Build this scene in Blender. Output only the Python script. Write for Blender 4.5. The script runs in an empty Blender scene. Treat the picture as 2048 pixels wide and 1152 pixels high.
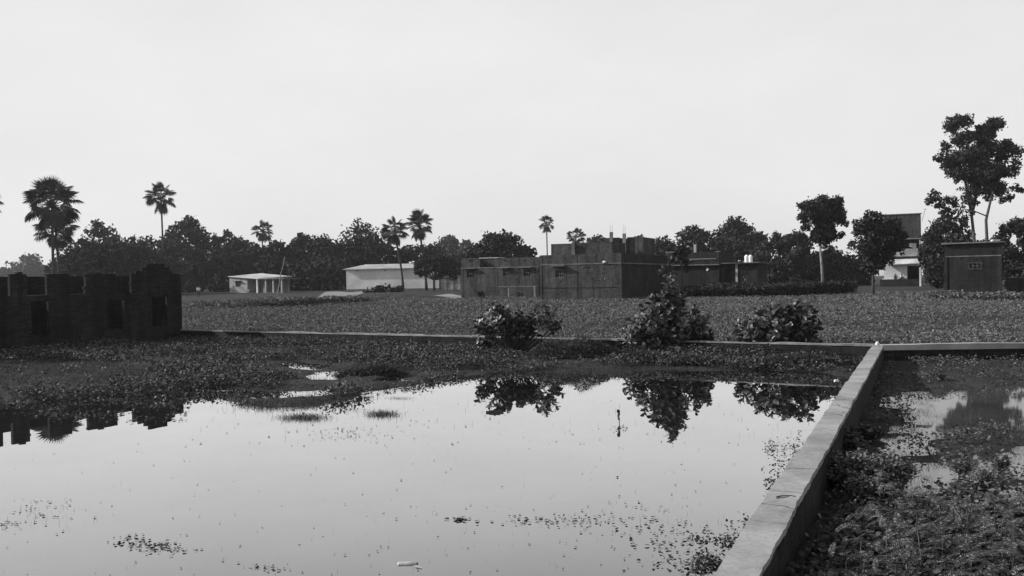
import bpy, math, random
import numpy as np
R = math.radians
rng = np.random.default_rng(7)
random.seed(7)
scene = bpy.context.scene
col = scene.collection

# ------------------------------------------------------------------ camera maths
W, H, FPX, CAMZ = 2048.0, 1152.0, 1773.0, 2.5
PITCH, ROLL = math.atan(16 / FPX), math.atan(13 / 828)
_f = np.array([0, math.cos(PITCH), -math.sin(PITCH)])
_u0 = np.array([0, math.sin(PITCH), math.cos(PITCH)])
_r0 = np.array([1.0, 0, 0])
CU = _u0 * math.cos(ROLL) + _r0 * math.sin(ROLL)
CR = _r0 * math.cos(ROLL) - _u0 * math.sin(ROLL)
CAM = np.array([0, 0, CAMZ])


def ray(px, py):
    return _f + CR * ((px - W / 2) / FPX) + CU * ((H / 2 - py) / FPX)


def at(px, py, z=0.0):
    d = ray(px, py)
    t = (z - CAMZ) / d[2]
    return CAM + d * t


def atY(px, py, Y):
    d = ray(px, py)
    return CAM + d * (Y / d[1])


def project(P):
    q = P - CAM
    dep = q @ _f
    dep = np.where(dep < 0.05, 0.05, dep)
    return W / 2 + FPX * (q @ CR) / dep, H / 2 - FPX * (q @ CU) / dep


# ------------------------------------------------------------------ noise, polygons
_tab = rng.random((256, 256))


def vnoise(x, y, s=1.0, seed=0):
    x = np.asarray(x, float) / s + seed * 17.3
    y = np.asarray(y, float) / s + seed * 9.7
    xi, yi = np.floor(x).astype(int), np.floor(y).astype(int)
    fx, fy = x - xi, y - yi
    fx, fy = fx * fx * (3 - 2 * fx), fy * fy * (3 - 2 * fy)
    g = lambda a, b: _tab[a % 256, b % 256]
    return (g(xi, yi) * (1 - fx) + g(xi + 1, yi) * fx) * (1 - fy) + (g(xi, yi + 1) * (1 - fx) + g(xi + 1, yi + 1) * fx) * fy


def fbm(x, y, s=1.0, seed=0):
    return 0.55 * vnoise(x, y, s, seed) + 0.3 * vnoise(x, y, s / 2.1, seed + 1) + 0.15 * vnoise(x, y, s / 4.3, seed + 2)


def inpoly(x, y, poly):
    x, y = np.asarray(x, float), np.asarray(y, float)
    c = np.zeros(x.shape, bool)
    n = len(poly)
    for i in range(n):
        x0, y0 = poly[i][0], poly[i][1]
        x1, y1 = poly[(i + 1) % n][0], poly[(i + 1) % n][1]
        if y0 == y1:
            continue
        cond = ((y0 > y) != (y1 > y)) & (x < (x1 - x0) * (y - y0) / (y1 - y0) + x0)
        c ^= cond
    return c


def sdpoly(x, y, poly):
    """signed distance, positive outside"""
    x, y = np.asarray(x, float), np.asarray(y, float)
    d = np.full(x.shape, 1e9)
    n = len(poly)
    for i in range(n):
        ax, ay = poly[i][0], poly[i][1]
        bx, by = poly[(i + 1) % n][0] - ax, poly[(i + 1) % n][1] - ay
        L = bx * bx + by * by + 1e-12
        t = np.clip(((x - ax) * bx + (y - ay) * by) / L, 0, 1)
        d = np.minimum(d, (x - ax - t * bx) ** 2 + (y - ay - t * by) ** 2)
    d = np.sqrt(d)
    return np.where(inpoly(x, y, poly), -d, d)


def sstep(a, b, x):
    t = np.clip((np.asarray(x, float) - a) / (b - a), 0, 1)
    return t * t * (3 - 2 * t)


def wpoly(pts, z=0.0):
    return [tuple(at(px, py, z)[:2]) for px, py in pts]


# ------------------------------------------------------------------ layout of the place
ANG = R(26)
U = np.array([math.sin(ANG), math.cos(ANG)])      # runs away from the viewer, parallel to the low divider
V = np.array([math.cos(ANG), -math.sin(ANG)])     # runs to the right, parallel to house fronts
WT = 0.6                                          # height of the low walls
TW = [at(300, 657.5, WT), at(950, 671.5, WT), at(1750, 682, WT), at(2120, 684, WT), at(2700, 690, WT)]
TW = [p[:2] for p in TW]
DV0, DV1 = at(1757, 690, WT)[:2], at(1468, 1152, WT)[:2]
DVD = (DV0 - DV1) / np.linalg.norm(DV0 - DV1)
DVN = np.array([DVD[1], -DVD[0]])                 # to the right of the divider


def wall_side(x, y):
    """>0 beyond the long low wall (the field)"""
    xs = np.array([p[0] for p in TW]); ys = np.array([p[1] for p in TW])
    return y - np.interp(x, xs, ys, left=ys[0] - 0.0, right=ys[-1]) - np.where(x < xs[0], (xs[0] - x) * 0.5, 0)


def div_side(x, y):
    return (x - DV0[0]) * DVN[0] + (y - DV0[1]) * DVN[1]


POND = wpoly([(-900, 830), (-300, 812), (0, 806), (140, 800), (230, 788), (330, 794), (372, 791), (400, 783), (450, 780),
              (462, 803), (520, 818), (640, 812), (712, 800), (735, 786), (800, 779), (860, 766), (925, 751), (1000, 743),
              (1130, 746), (1240, 745), (1330, 738), (1450, 740), (1640, 744), (1700, 752), (1740, 735), (1790, 760)])
_q = DV1 - DVD * 3 + DVN * 0.4
POND += [tuple(_q), (-30.0, 1.0)]
POOLS = [wpoly([(560, 724), (600, 722), (655, 731), (650, 741), (585, 740)]),
         wpoly([(635, 743), (690, 742), (712, 751), (675, 762), (605, 759)]),
         wpoly([(705, 748), (735, 747), (745, 755), (715, 757)]),
         wpoly([(742, 758), (790, 747), (850, 748), (805, 763), (748, 766)]),
         wpoly([(440, 781), (520, 782), (600, 785), (650, 781), (662, 789), (560, 796), (470, 797)])]
RWATER = [wpoly([(1768, 806), (1800, 788), (1860, 784), (1960, 780), (2090, 768), (2300, 770), (2300, 880), (2090, 872),
                 (1980, 868), (1920, 880), (1860, 905), (1790, 910), (1765, 880), (1790, 845)]),
          wpoly([(1800, 930), (1870, 925), (1960, 900), (2110, 880), (2110, 960), (2010, 950), (1990, 975), (1880, 980), (1810, 985)]),
          wpoly([(1895, 1000), (1945, 985), (1960, 1015), (1915, 1035)]),
          wpoly([(2010, 980), (2090, 970), (2090, 1010), (2020, 1015)])]


def zfar(x, y):
    return 0.35 + sstep(85, 150, y) * (0.72 - 0.55 * sstep(-10, 60, x)) + 0.3 * sstep(150, 260, y)


def gz(x, y):
    x, y = np.asarray(x, float), np.asarray(y, float)
    ws, ds = wall_side(x, y), div_side(x, y)
    n1 = fbm(x, y, 1.6, 3) - 0.5
    n2 = fbm(x, y, 0.5, 5) - 0.5
    sd = sdpoly(x, y, POND)
    for p in POOLS:
        sd = np.minimum(sd, sdpoly(x, y, p) + 0.02)
    s = sd + n1 * 0.7 + n2 * 0.3
    left = np.where(s > 0, 0.20 * (1 - np.exp(-s / 1.4)), np.maximum(-0.3, s * 0.22)) + np.where(s > 0.2, n2 * 0.05, 0)
    sr = np.full(x.shape, 9.0)
    for p in RWATER:
        sr = np.minimum(sr, sdpoly(x, y, p))
    s2 = sr + n1 * 0.75 + n2 * 0.5
    right = np.where(s2 > 0, 0.16 * (1 - np.exp(-s2 / 1.0)), np.maximum(-0.15, s2 * 0.12)) + n2 * 0.05
    near = np.where(ds > 0, right, left)
    field = zfar(x, y) + np.where(y < 70, n1 * 0.08, 0)
    t = sstep(-0.05, 0.25, ws)
    return near * (1 - t) + field * t


def gz1(x, y):
    return float(gz(np.array([x]), np.array([y]))[0])


# ------------------------------------------------------------------ object helpers
def tag(o, label=None, cat=None, group=None, kind=None):
    if label: o['label'] = label
    if cat: o['category'] = cat
    if group: o['group'] = group
    if kind: o['kind'] = kind
    return o


def E(name, loc, rz=0.0, label=None, cat=None, group=None):
    o = bpy.data.objects.new(name, None)
    o.empty_display_size = 0.3
    col.objects.link(o)
    o.location = loc
    o.rotation_euler = (0, 0, rz)
    return tag(o, label, cat, group)


def M(name, Vv, F, mat, parent=None, smooth=False, loc=None):
    """F: list of arrays (n,k) or list of index tuples"""
    me = bpy.data.meshes.new(name)
    Vv = np.asarray(Vv, dtype=np.float32).reshape(-1, 3)
    if isinstance(F, np.ndarray):
        F = [F]
    if len(F) and not isinstance(F[0], np.ndarray):
        me.from_pydata([tuple(map(float, v)) for v in Vv], [], [tuple(f) for f in F])
    else:
        me.vertices.add(len(Vv))
        me.vertices.foreach_set('co', Vv.ravel())
        tot = [np.full(len(f), f.shape[1], np.int32) for f in F]
        tot = np.concatenate(tot)
        idx = np.concatenate([f.ravel() for f in F]).astype(np.int32)
        me.loops.add(len(idx))
        me.loops.foreach_set('vertex_index', idx)
        me.polygons.add(len(tot))
        st = np.concatenate([[0], np.cumsum(tot)[:-1]]).astype(np.int32)
        me.polygons.foreach_set('loop_start', st)
        me.polygons.foreach_set('loop_total', tot)
        me.update(calc_edges=True)
    if smooth:
        me.polygons.foreach_set('use_smooth', np.ones(len(me.polygons), bool))
    if mat is not None:
        me.materials.append(mat)
    o = bpy.data.objects.new(name, me)
    col.objects.link(o)
    if parent is not None:
        o.parent = parent
    if loc is not None:
        o.location = loc
    return o


class MB:
    """collects boxes, tubes and quads into one mesh"""

    def __init__(self):
        self.v, self.f = [], []

    def quad(self, *p):
        b = len(self.v)
        self.v += [tuple(q) for q in p]
        self.f.append(tuple(range(b, b + len(p))))

    def box(self, x0, x1, y0, y1, z0, z1, j=0.0):
        b = len(self.v)
        for z in (z0, z1):
            for (x, y) in ((x0, y0), (x1, y0), (x1, y1), (x0, y1)):
                self.v.append((x + random.uniform(-j, j), y + random.uniform(-j, j), z + random.uniform(-j, j)))
        for f in ((0, 3, 2, 1), (4, 5, 6, 7), (0, 1, 5, 4), (1, 2, 6, 5), (2, 3, 7, 6), (3, 0, 4, 7)):
            self.f.append(tuple(b + i for i in f))
        return self

    def tube(self, pts, rad, n=6, cap=True):
        pts = [np.array(p, float) for p in pts]
        if not hasattr(rad, '__len__'):
            rad = [rad] * len(pts)
        b = len(self.v)
        for i, p in enumerate(pts):
            d = pts[min(i + 1, len(pts) - 1)] - pts[max(i - 1, 0)]
            d /= np.linalg.norm(d) + 1e-9
            a = np.cross(d, (0.31, 0.87, 0.21)); a /= np.linalg.norm(a) + 1e-9
            c = np.cross(d, a)
            for k in range(n):
                t = 2 * math.pi * k / n
                self.v.append(tuple(p + rad[i] * (a * math.cos(t) + c * math.sin(t))))
        for i in range(len(pts) - 1):
            for k in range(n):
                k2 = (k + 1) % n
                self.f.append((b + i * n + k, b + i * n + k2, b + (i + 1) * n + k2, b + (i + 1) * n + k))
        if cap:
            self.f.append(tuple(b + k for k in range(n))[::-1])
            e = b + (len(pts) - 1) * n
            self.f.append(tuple(e + k for k in range(n)))
        return self

    def lathe(self, c, prof, n=14):
        b = len(self.v)
        for (r, z) in prof:
            for k in range(n):
                t = 2 * math.pi * k / n
                self.v.append((c[0] + r * math.cos(t), c[1] + r * math.sin(t), c[2] + z))
        for i in range(len(prof) - 1):
            for k in range(n):
                k2 = (k + 1) % n
                self.f.append((b + i * n + k, b + i * n + k2, b + (i + 1) * n + k2, b + (i + 1) * n + k))
        self.f.append(tuple(b + (len(prof) - 1) * n + k for k in range(n)))
        self.f.append(tuple(b + k for k in range(n))[::-1])
        return self

    def wall(self, x0, x1, z0, z1, t0, t1, openings=(), axis='x', top=None):
        """masonry slab from x0..x1, z0..z1, thickness t0..t1, with rectangular openings (only outer faces)"""
        xs = sorted(set([x0, x1] + [v for o in openings for v in (o[0], o[1]) if x0 < v < x1]))
        zs = sorted(set([z0, z1] + [v for o in openings for v in (o[2], o[3]) if z0 < v < z1]))
        nx, nz = len(xs) - 1, len(zs) - 1
        fill = np.ones((nx, nz), bool)
        for i in range(nx):
            for k in range(nz):
                cx, cz = (xs[i] + xs[i + 1]) / 2, (zs[k] + zs[k + 1]) / 2
                for o in openings:
                    if o[0] < cx < o[1] and o[2] < cz < o[3]:
                        fill[i, k] = False
        P = (lambda x, t, z: (x, t, z)) if axis == 'x' else (lambda x, t, z: (t, x, z))
        g = lambda i, k: 0 <= i < nx and 0 <= k < nz and fill[i, k]
        for i in range(nx):
            for k in range(nz):
                if not fill[i, k]:
                    continue
                a, b, c, d = xs[i], xs[i + 1], zs[k], zs[k + 1]
                self.quad(P(a, t0, c), P(b, t0, c), P(b, t0, d), P(a, t0, d))
                self.quad(P(a, t1, c), P(a, t1, d), P(b, t1, d), P(b, t1, c))
                if not g(i - 1, k): self.quad(P(a, t0, c), P(a, t0, d), P(a, t1, d), P(a, t1, c))
                if not g(i + 1, k): self.quad(P(b, t0, c), P(b, t1, c), P(b, t1, d), P(b, t0, d))
                if not g(i, k - 1): self.quad(P(a, t0, c), P(a, t1, c), P(b, t1, c), P(b, t0, c))
                if not g(i, k + 1): self.quad(P(a, t0, d), P(b, t0, d), P(b, t1, d), P(a, t1, d))
        return self

    def build(self, name, mat, parent=None, smooth=False, loc=None):
        return M(name, self.v, self.f, mat, parent, smooth, loc)


class Facade:
    """local frame of a building front: x to the right along the front, y into the building"""

    def __init__(self, origin, ang, z0=None):
        self.o = np.array(origin[:2], float)
        self.ang = ang
        self.x = np.array([math.cos(ang), math.sin(ang)])
        self.n = np.array([-math.sin(ang), math.cos(ang)])
        self.z0 = gz1(*self.o) if z0 is None else z0

    def s(self, px, py, yoff=0.0):
        d = ray(px, py)
        o = self.o + self.n * yoff
        den = d[0] * self.n[0] + d[1] * self.n[1]
        t = (o[0] * self.n[0] + o[1] * self.n[1]) / den
        p = CAM + d * t
        return float((p[:2] - o) @ self.x), float(p[2] - self.z0)

    def root(self, name, label, cat, group=None):
        return E(name, (self.o[0], self.o[1], self.z0), self.ang, label, cat, group)


# ------------------------------------------------------------------ leaf instancing
def inst(tv, tf, A, pos):
    """tv (n,3), tf list of (m,k) arrays; A (N,3,3) columns = axes; pos (N,3)"""
    tv = np.asarray(tv, float)
    N, n = len(pos), len(tv)
    Vv = np.einsum('nij,kj->nki', A, tv) + pos[:, None, :]
    Fs = []
    for f in (tf if isinstance(tf, list) else [tf]):
        f = np.asarray(f)
        Fs.append((f[None] + (np.arange(N) * n)[:, None, None]).reshape(-1, f.shape[1]))
    return Vv.reshape(-1, 3), Fs


def unit(v):
    return v / (np.linalg.norm(v, axis=-1, keepdims=True) + 1e-9)


def axes(d, nhint, scale):
    """leaf frame: y along d, z near nhint; scale (N,) or (N,3)"""
    d = unit(d)
    x = unit(np.cross(d, nhint))
    z = np.cross(x, d)
    A = np.stack([x, d, z], axis=2)
    scale = np.asarray(scale, float)
    if scale.ndim == 1:
        scale = np.repeat(scale[:, None], 3, 1)
    return A * scale[:, None, :]


def rand_dir(N):
    return unit(rng.normal(size=(N, 3)))


# templates, length 1 along y
LEAF_V = np.array([(0, 0, 0), (0, .5, .06), (0, 1, -.08), (-.3, .3, .12), (-.26, .72, .06), (.3, .3, .12), (.26, .72, .06)])
LEAF_F = [np.array([(0, 1, 4, 3), (0, 5, 6, 1)]), np.array([(1, 2, 4), (1, 6, 2)])]
OBO_V = np.array([(0, 0, 0), (0, .35, .02), (0, .72, .0), (0, 1, -.1), (-.12, .08, .03), (-.27, .42, .07), (-.34, .72, .05), (-.18, .95, -.05),
                  (.12, .08, .03), (.27, .42, .07), (.34, .72, .05), (.18, .95, -.05)])
LONG_V = np.array([(0, 0, 0), (0, .5, .1), (0, 1, -.06), (-.17, .3, .1), (-.15, .7, .1), (.17, .3, .1), (.15, .7, .1)])
OBO_F = [np.array([(0, 1, 5, 4), (1, 2, 6, 5), (2, 3, 7, 6), (0, 8, 9, 1), (1, 9, 10, 2), (2, 10, 11, 3)])]
CLUMP_V = np.array([(0, 0, 0), (-.42, .35, .12), (-.1, .55, -.05), (-.3, .95, .1), (.12, 1.05, -.1), (.38, .7, .12), (.45, .25, -.05)])
CLUMP_F = [np.array([(0, 2, 1), (2, 3, 1), (2, 4, 3), (0, 5, 2), (2, 5, 4), (0, 6, 5)])]
BLADE_V = np.array([(-.03, 0, 0), (.03, 0, 0), (-.022, .5, .05), (.022, .5, .05), (0, 1, .22)])
BLADE_F = [np.array([(0, 1, 3, 2)]), np.array([(2, 3, 4)])]


def pinnate_template(pairs=11, arch=0.35):
    v, f = [], []
    for i in range(pairs):
        t = 0.12 + 0.88 * i / (pairs - 1)
        z = arch * (t - 1.15 * t * t)
        l = 0.17 * math.sin(math.pi * (0.18 + 0.74 * t)) + .03
        for s in (-1, 1):
            b = len(v)
            v += [(0, t, z), (s * l * .5, t + .0, z + .02), (s * l, t + .07, z - .015), (s * l * .5, t + .075, z + .02)]
            f.append((b, b + 1, b + 2, b + 3) if s > 0 else (b, b + 3, b + 2, b + 1))
    b = len(v)
    for i in range(5):
        t = i / 4
        z = arch * (t - 1.15 * t * t)
        v += [(-.008, t, z - .004), (.008, t, z - .004)]
    for i in range(4):
        f.append((b + 2 * i, b + 2 * i + 1, b + 2 * i + 3, b + 2 * i + 2))
    return np.array(v), [np.array(f)]


def join(parts):
    V_, F_, b = [], {}, 0
    for v, fs in parts:
        V_.append(v)
        for f in fs:
            F_.setdefault(f.shape[1], []).append(f + b)
        b += len(v)
    return np.concatenate(V_), [np.concatenate(x) for x in F_.values()]


def plants(P, height, nleaf, leaf, spread=0.5, up=0.6, tv=LEAF_V, tf=LEAF_F):
    """leafy low plants: nleaf leaves round each point P (N,3); height (N,)"""
    N = len(P)
    if N == 0:
        return np.zeros((0, 3)), [np.zeros((0, 3), int)]
    P = np.repeat(P, nleaf, 0)
    h = np.repeat(height, nleaf) * rng.uniform(.25, 1.0, N * nleaf)
    a = rng.uniform(0, 2 * math.pi, N * nleaf)
    r = spread * np.repeat(height, nleaf) * np.sqrt(rng.random(N * nleaf))
    pos = P + np.stack([r * np.cos(a), r * np.sin(a), h], 1)
    d = np.stack([np.cos(a), np.sin(a), rng.normal(up * .3, .45, N * nleaf)], 1)
    nh = unit(np.stack([rng.normal(-.15, .75, N * nleaf), rng.normal(-.1, .75, N * nleaf), np.ones(N * nleaf)], 1))
    s = leaf * rng.uniform(.6, 1.35, N * nleaf)
    return inst(tv, tf, axes(d, nh, s), pos)


def blades(P, h, lean=0.35):
    N = len(P)
    d = unit(np.stack([rng.normal(0, lean, N), rng.normal(0, lean, N), np.ones(N)], 1))
    nh = rand_dir(N)
    s = np.stack([h * rng.uniform(.5, 1.1, N) * 1.0, h, h], 1)
    return inst(BLADE_V, BLADE_F, axes(d, nh, s), P)


def scatter_px(poly, n, box, dens=None, wside=None, dside=None, minz=None):
    """random ground points whose place in the picture falls in the outline poly; box = world bounds"""
    x = rng.uniform(box[0], box[1], n)
    y = rng.uniform(box[2], box[3], n)
    if dens is not None:
        k = rng.random(n) < dens(x, y)
        x, y = x[k], y[k]
    if wside is not None:
        k = wall_side(x, y) * wside > 0.12
        x, y = x[k], y[k]
    if dside is not None:
        k = div_side(x, y) * dside > 0.2
        x, y = x[k], y[k]
    if poly is not None:
        px, py = project(np.stack([x, y, np.full(len(x), 0.08)], 1))
        k = inpoly(px, py, poly)
        x, y = x[k], y[k]
    z = gz(x, y)
    if minz is not None:
        k = z > minz
        x, y, z = x[k], y[k], z[k]
    return np.stack([x, y, z], 1)


# ------------------------------------------------------------------ materials (the photograph is black and white)
def mat(name):
    m = bpy.data.materials.new(name)
    m.use_nodes = True
    nt = m.node_tree
    b = nt.nodes['Principled BSDF']
    return m, nt, b


def N_(nt, t, **kw):
    n = nt.nodes.new(t)
    for k, v in kw.items():
        setattr(n, k, v)
    return n


def ramp(nt, src, stops):
    r = N_(nt, 'ShaderNodeValToRGB')
    e = r.color_ramp.elements
    while len(e) < len(stops):
        e.new(0.5)
    for i, (p, c) in enumerate(stops):
        e[i].position = p
        e[i].color = (c, c, c, 1)
    nt.links.new(src, r.inputs[0])
    return r.outputs[0]


def noise(nt, scale, detail=4, rough=.6, vec=None):
    n = N_(nt, 'ShaderNodeTexNoise')
    n.inputs['Scale'].default_value = scale
    n.inputs['Detail'].default_value = detail
    n.inputs['Roughness'].default_value = rough
    if vec is not None:
        nt.links.new(vec, n.inputs['Vector'])
    return n.outputs['Fac']


def objco(nt):
    return N_(nt, 'ShaderNodeTexCoord').outputs['Object']


def geopos(nt):
    return N_(nt, 'ShaderNodeNewGeometry').outputs['Position']


def mul(nt, a, b):
    n = N_(nt, 'ShaderNodeMath', operation='MULTIPLY')
    nt.links.new(a, n.inputs[0])
    if isinstance(b, (int, float)):
        n.inputs[1].default_value = b
    else:
        nt.links.new(b, n.inputs[1])
    return n.outputs[0]


def bump(nt, b, h, strength, dist=.02):
    n = N_(nt, 'ShaderNodeBump')
    n.inputs['Strength'].default_value = strength
    n.inputs['Distance'].default_value = dist
    nt.links.new(h, n.inputs['Height'])
    nt.links.new(n.outputs[0], b.inputs['Normal'])


def leaf_mat(name, lo, hi, rough=.55, spec=.25, trans=0.0, mid=None):
    m, nt, b = mat(name)
    g = N_(nt, 'ShaderNodeNewGeometry')
    c = ramp(nt, g.outputs['Random Per Island'], [(0.0, lo), (.75, (lo + hi) / 2 if mid is None else mid), (1.0, hi)])
    nt.links.new(c, b.inputs['Base Color'])
    b.inputs['Roughness'].default_value = rough
    b.inputs['Specular IOR Level'].default_value = spec
    if trans:
        tr = N_(nt, 'ShaderNodeBsdfTranslucent')
        nt.links.new(c, tr.inputs['Color'])
        mx = N_(nt, 'ShaderNodeMixShader')
        mx.inputs[0].default_value = trans
        nt.links.new(b.outputs[0], mx.inputs[1])
        nt.links.new(tr.outputs[0], mx.inputs[2])
        nt.links.new(mx.outputs[0], nt.nodes['Material Output'].inputs['Surface'])
    return m


def rough_mat(name, lo, hi, scale=3.0, rough=.9, bs=.3, spec=.2, stain=None, world=False):
    m, nt, b = mat(name)
    co = geopos(nt) if world else objco(nt)
    n1 = noise(nt, scale, 6, .65, co)
    c = ramp(nt, n1, [(.3, lo), (.72, hi)])
    if stain:
        n2 = noise(nt, stain[0], 5, .6, co)
        c = mul(nt, c, ramp(nt, n2, [(.38, stain[1]), (.58, 1.0)]))
    nt.links.new(c, b.inputs['Base Color'])
    b.inputs['Roughness'].default_value = rough
    b.inputs['Specular IOR Level'].default_value = spec
    bump(nt, b, noise(nt, scale * 6, 4, .6, co), bs)
    return m


def brick_mat(name, lo, hi, mortar, bw=.24, bh=.075, spec=.15):
    m, nt, b = mat(name)
    co = objco(nt)
    sp = N_(nt, 'ShaderNodeSeparateXYZ'); nt.links.new(co, sp.inputs[0])
    ad = N_(nt, 'ShaderNodeMath', operation='ADD')
    nt.links.new(sp.outputs[0], ad.inputs[0]); nt.links.new(sp.outputs[1], ad.inputs[1])
    cb = N_(nt, 'ShaderNodeCombineXYZ')
    nt.links.new(ad.outputs[0], cb.inputs[0]); nt.links.new(sp.outputs[2], cb.inputs[1])
    br = N_(nt, 'ShaderNodeTexBrick')
    nt.links.new(cb.outputs[0], br.inputs['Vector'])
    br.inputs['Scale'].default_value = 1.0
    br.inputs['Brick Width'].default_value = bw
    br.inputs['Row Height'].default_value = bh
    br.inputs['Mortar Size'].default_value = .008
    br.inputs['Color1'].default_value = (lo, lo, lo, 1)
    br.inputs['Color2'].default_value = (hi, hi, hi, 1)
    br.inputs['Mortar'].default_value = (mortar, mortar, mortar, 1)
    n1 = noise(nt, .8, 8, .75, co)
    n2 = noise(nt, 5.0, 4, .7, co)
    c = mul(nt, br.outputs['Color'], ramp(nt, n1, [(.32, .5), (.68, 1.4)]))
    c = mul(nt, c, ramp(nt, n2, [(.3, .75), (.75, 1.25)]))
    mp = N_(nt, 'ShaderNodeMapping'); mp.inputs['Scale'].default_value = (1.6, 1.6, .16)
    nt.links.new(co, mp.inputs['Vector'])
    c = mul(nt, c, ramp(nt, noise(nt, 1.2, 6, .7, mp.outputs[0]), [(.36, .55), (.56, 1.1)]))
    nt.links.new(c, b.inputs['Base Color'])
    b.inputs['Roughness'].default_value = .95
    b.inputs['Specular IOR Level'].default_value = spec
    bump(nt, b, br.outputs['Fac'], -.5, .01)
    return m


MT = {}
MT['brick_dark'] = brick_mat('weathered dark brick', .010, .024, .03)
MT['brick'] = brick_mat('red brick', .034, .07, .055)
MT['brick_low'] = brick_mat('dark brick and painted shade', .016, .034, .026)  # dark brick; also the painted shade on the big house's side wall
def crack(m, scale=.9):
    nt = m.node_tree
    b = nt.nodes['Principled BSDF']
    old = b.inputs['Base Color'].links[0].from_socket
    co = objco(nt)
    nz = N_(nt, 'ShaderNodeTexNoise'); nz.inputs['Scale'].default_value = 4.0; nz.inputs['Detail'].default_value = 5
    nt.links.new(co, nz.inputs['Vector'])
    mx = N_(nt, 'ShaderNodeVectorMath', operation='MULTIPLY_ADD')
    nt.links.new(nz.outputs['Color'], mx.inputs[0]); mx.inputs[1].default_value = (.35, .35, .35); nt.links.new(co, mx.inputs[2])
    vo = N_(nt, 'ShaderNodeTexVoronoi', feature='DISTANCE_TO_EDGE'); vo.inputs['Scale'].default_value = scale
    nt.links.new(mx.outputs[0], vo.inputs['Vector'])
    k = ramp(nt, vo.outputs['Distance'], [(0.0, .3), (.007, 1.0)])
    n3 = ramp(nt, noise(nt, 22, 5, .7, co), [(.3, .82), (.6, 1.08)])
    nt.links.new(mul(nt, mul(nt, old, k), n3), b.inputs['Base Color'])
    return m


MT['plaster'] = rough_mat('white plaster', .50, .68, .6, .9, .15, stain=(.25, .8))
MT['plaster_old'] = rough_mat('old plaster', .26, .40, .9, .9, .2, stain=(.5, .6))
MT['concrete'] = rough_mat('weathered concrete', .16, .30, 2.6, .9, .5, stain=(1.4, .62))
MT['cap'] = crack(rough_mat('cracked wall top', .20, .33, 1.6, .9, .35, stain=(1.1, .7)), .42)
MT['concrete_dark'] = rough_mat('grey concrete', .10, .19, 2.0, .9, .3, stain=(.8, .6))
MT['sheet'] = rough_mat('roof sheet', .35, .55, .8, .6, .1, stain=(.35, .75))
MT['white'] = rough_mat('white plastic', .7, .8, 2.0, .5, .02)
MT['dull_plastic'] = rough_mat('dull clear plastic', .30, .5, 9.0, .35, .05)
MT['cloth_white'] = rough_mat('white cloth', .6, .75, 6, .9, .1)
MT['cloth_dark'] = rough_mat('dark cloth', .03, .06, 6, .9, .1)
MT['skin'] = rough_mat('skin', .12, .16, 6, .6, .05)
MT['hair'] = rough_mat('hair', .01, .02, 20, .5, .1)
MT['wood'] = rough_mat('dark wood', .03, .07, 8, .8, .2)
MT['bamboo'] = rough_mat('bamboo', .16, .28, 6, .6, .1)
MT['metal'] = rough_mat('dull metal', .10, .2, 5, .5, .05)
MT['bark'] = rough_mat('bark', .03, .07, 5, .95, .6)
MT['bark_pale'] = rough_mat('pale bark', .14, .26, 5, .95, .5, stain=(2.0, .5))
MT['stem'] = rough_mat('green stem', .03, .06, 9, .8, .1)
MT['soil'] = rough_mat('bare path soil', .15, .27, .35, .95, .3, stain=(.12, .8), world=True)
MT['leaf_far'] = leaf_mat('tree foliage', .022, .065, .7, .05, .05)
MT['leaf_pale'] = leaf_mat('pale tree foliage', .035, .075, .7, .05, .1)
MT['leaf_mid'] = leaf_mat('dark tree foliage', .016, .046, .65, .08)
MT['palm'] = leaf_mat('palm fronds', .02, .05, .5, .25)
MT['palm_dead'] = leaf_mat('dead palm fronds', .035, .07, .8, .1)
MT['calo'] = leaf_mat('waxy shrub leaves', .03, .30, .42, .3, .0, .08)
MT['crop'] = leaf_mat('crop leaves', .06, .20, .65, .08, .1)
MT['weed'] = leaf_mat('weed leaves', .025, .13, .6, .1, .06)
MT['grass'] = leaf_mat('grass blades', .03, .10, .6, .1, .08)
MT['wetweed'] = leaf_mat('water weeds', .015, .05, .5, .25)
MT['fern'] = leaf_mat('pinnate leaves', .02, .19, .5, .25, .03, .06)
MT['fineweed'] = leaf_mat('fine weeds', .06, .18, .6, .2, .1)


def ground_mat():
    m, nt, b = mat('grassy ground')
    co = geopos(nt)
    c = ramp(nt, noise(nt, .9, 8, .7, co), [(.3, .018), (.6, .045), (.8, .06)])
    c2 = ramp(nt, noise(nt, 7, 8, .8, co), [(.36, .3), (.62, 1.6)])
    c = mul(nt, c, c2)
    nt.links.new(c, b.inputs['Base Color'])
    b.inputs['Roughness'].default_value = .95
    b.inputs['Specular IOR Level'].default_value = .1
    bump(nt, b, noise(nt, 14, 6, .7, co), .8, .06)
    return m


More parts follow.
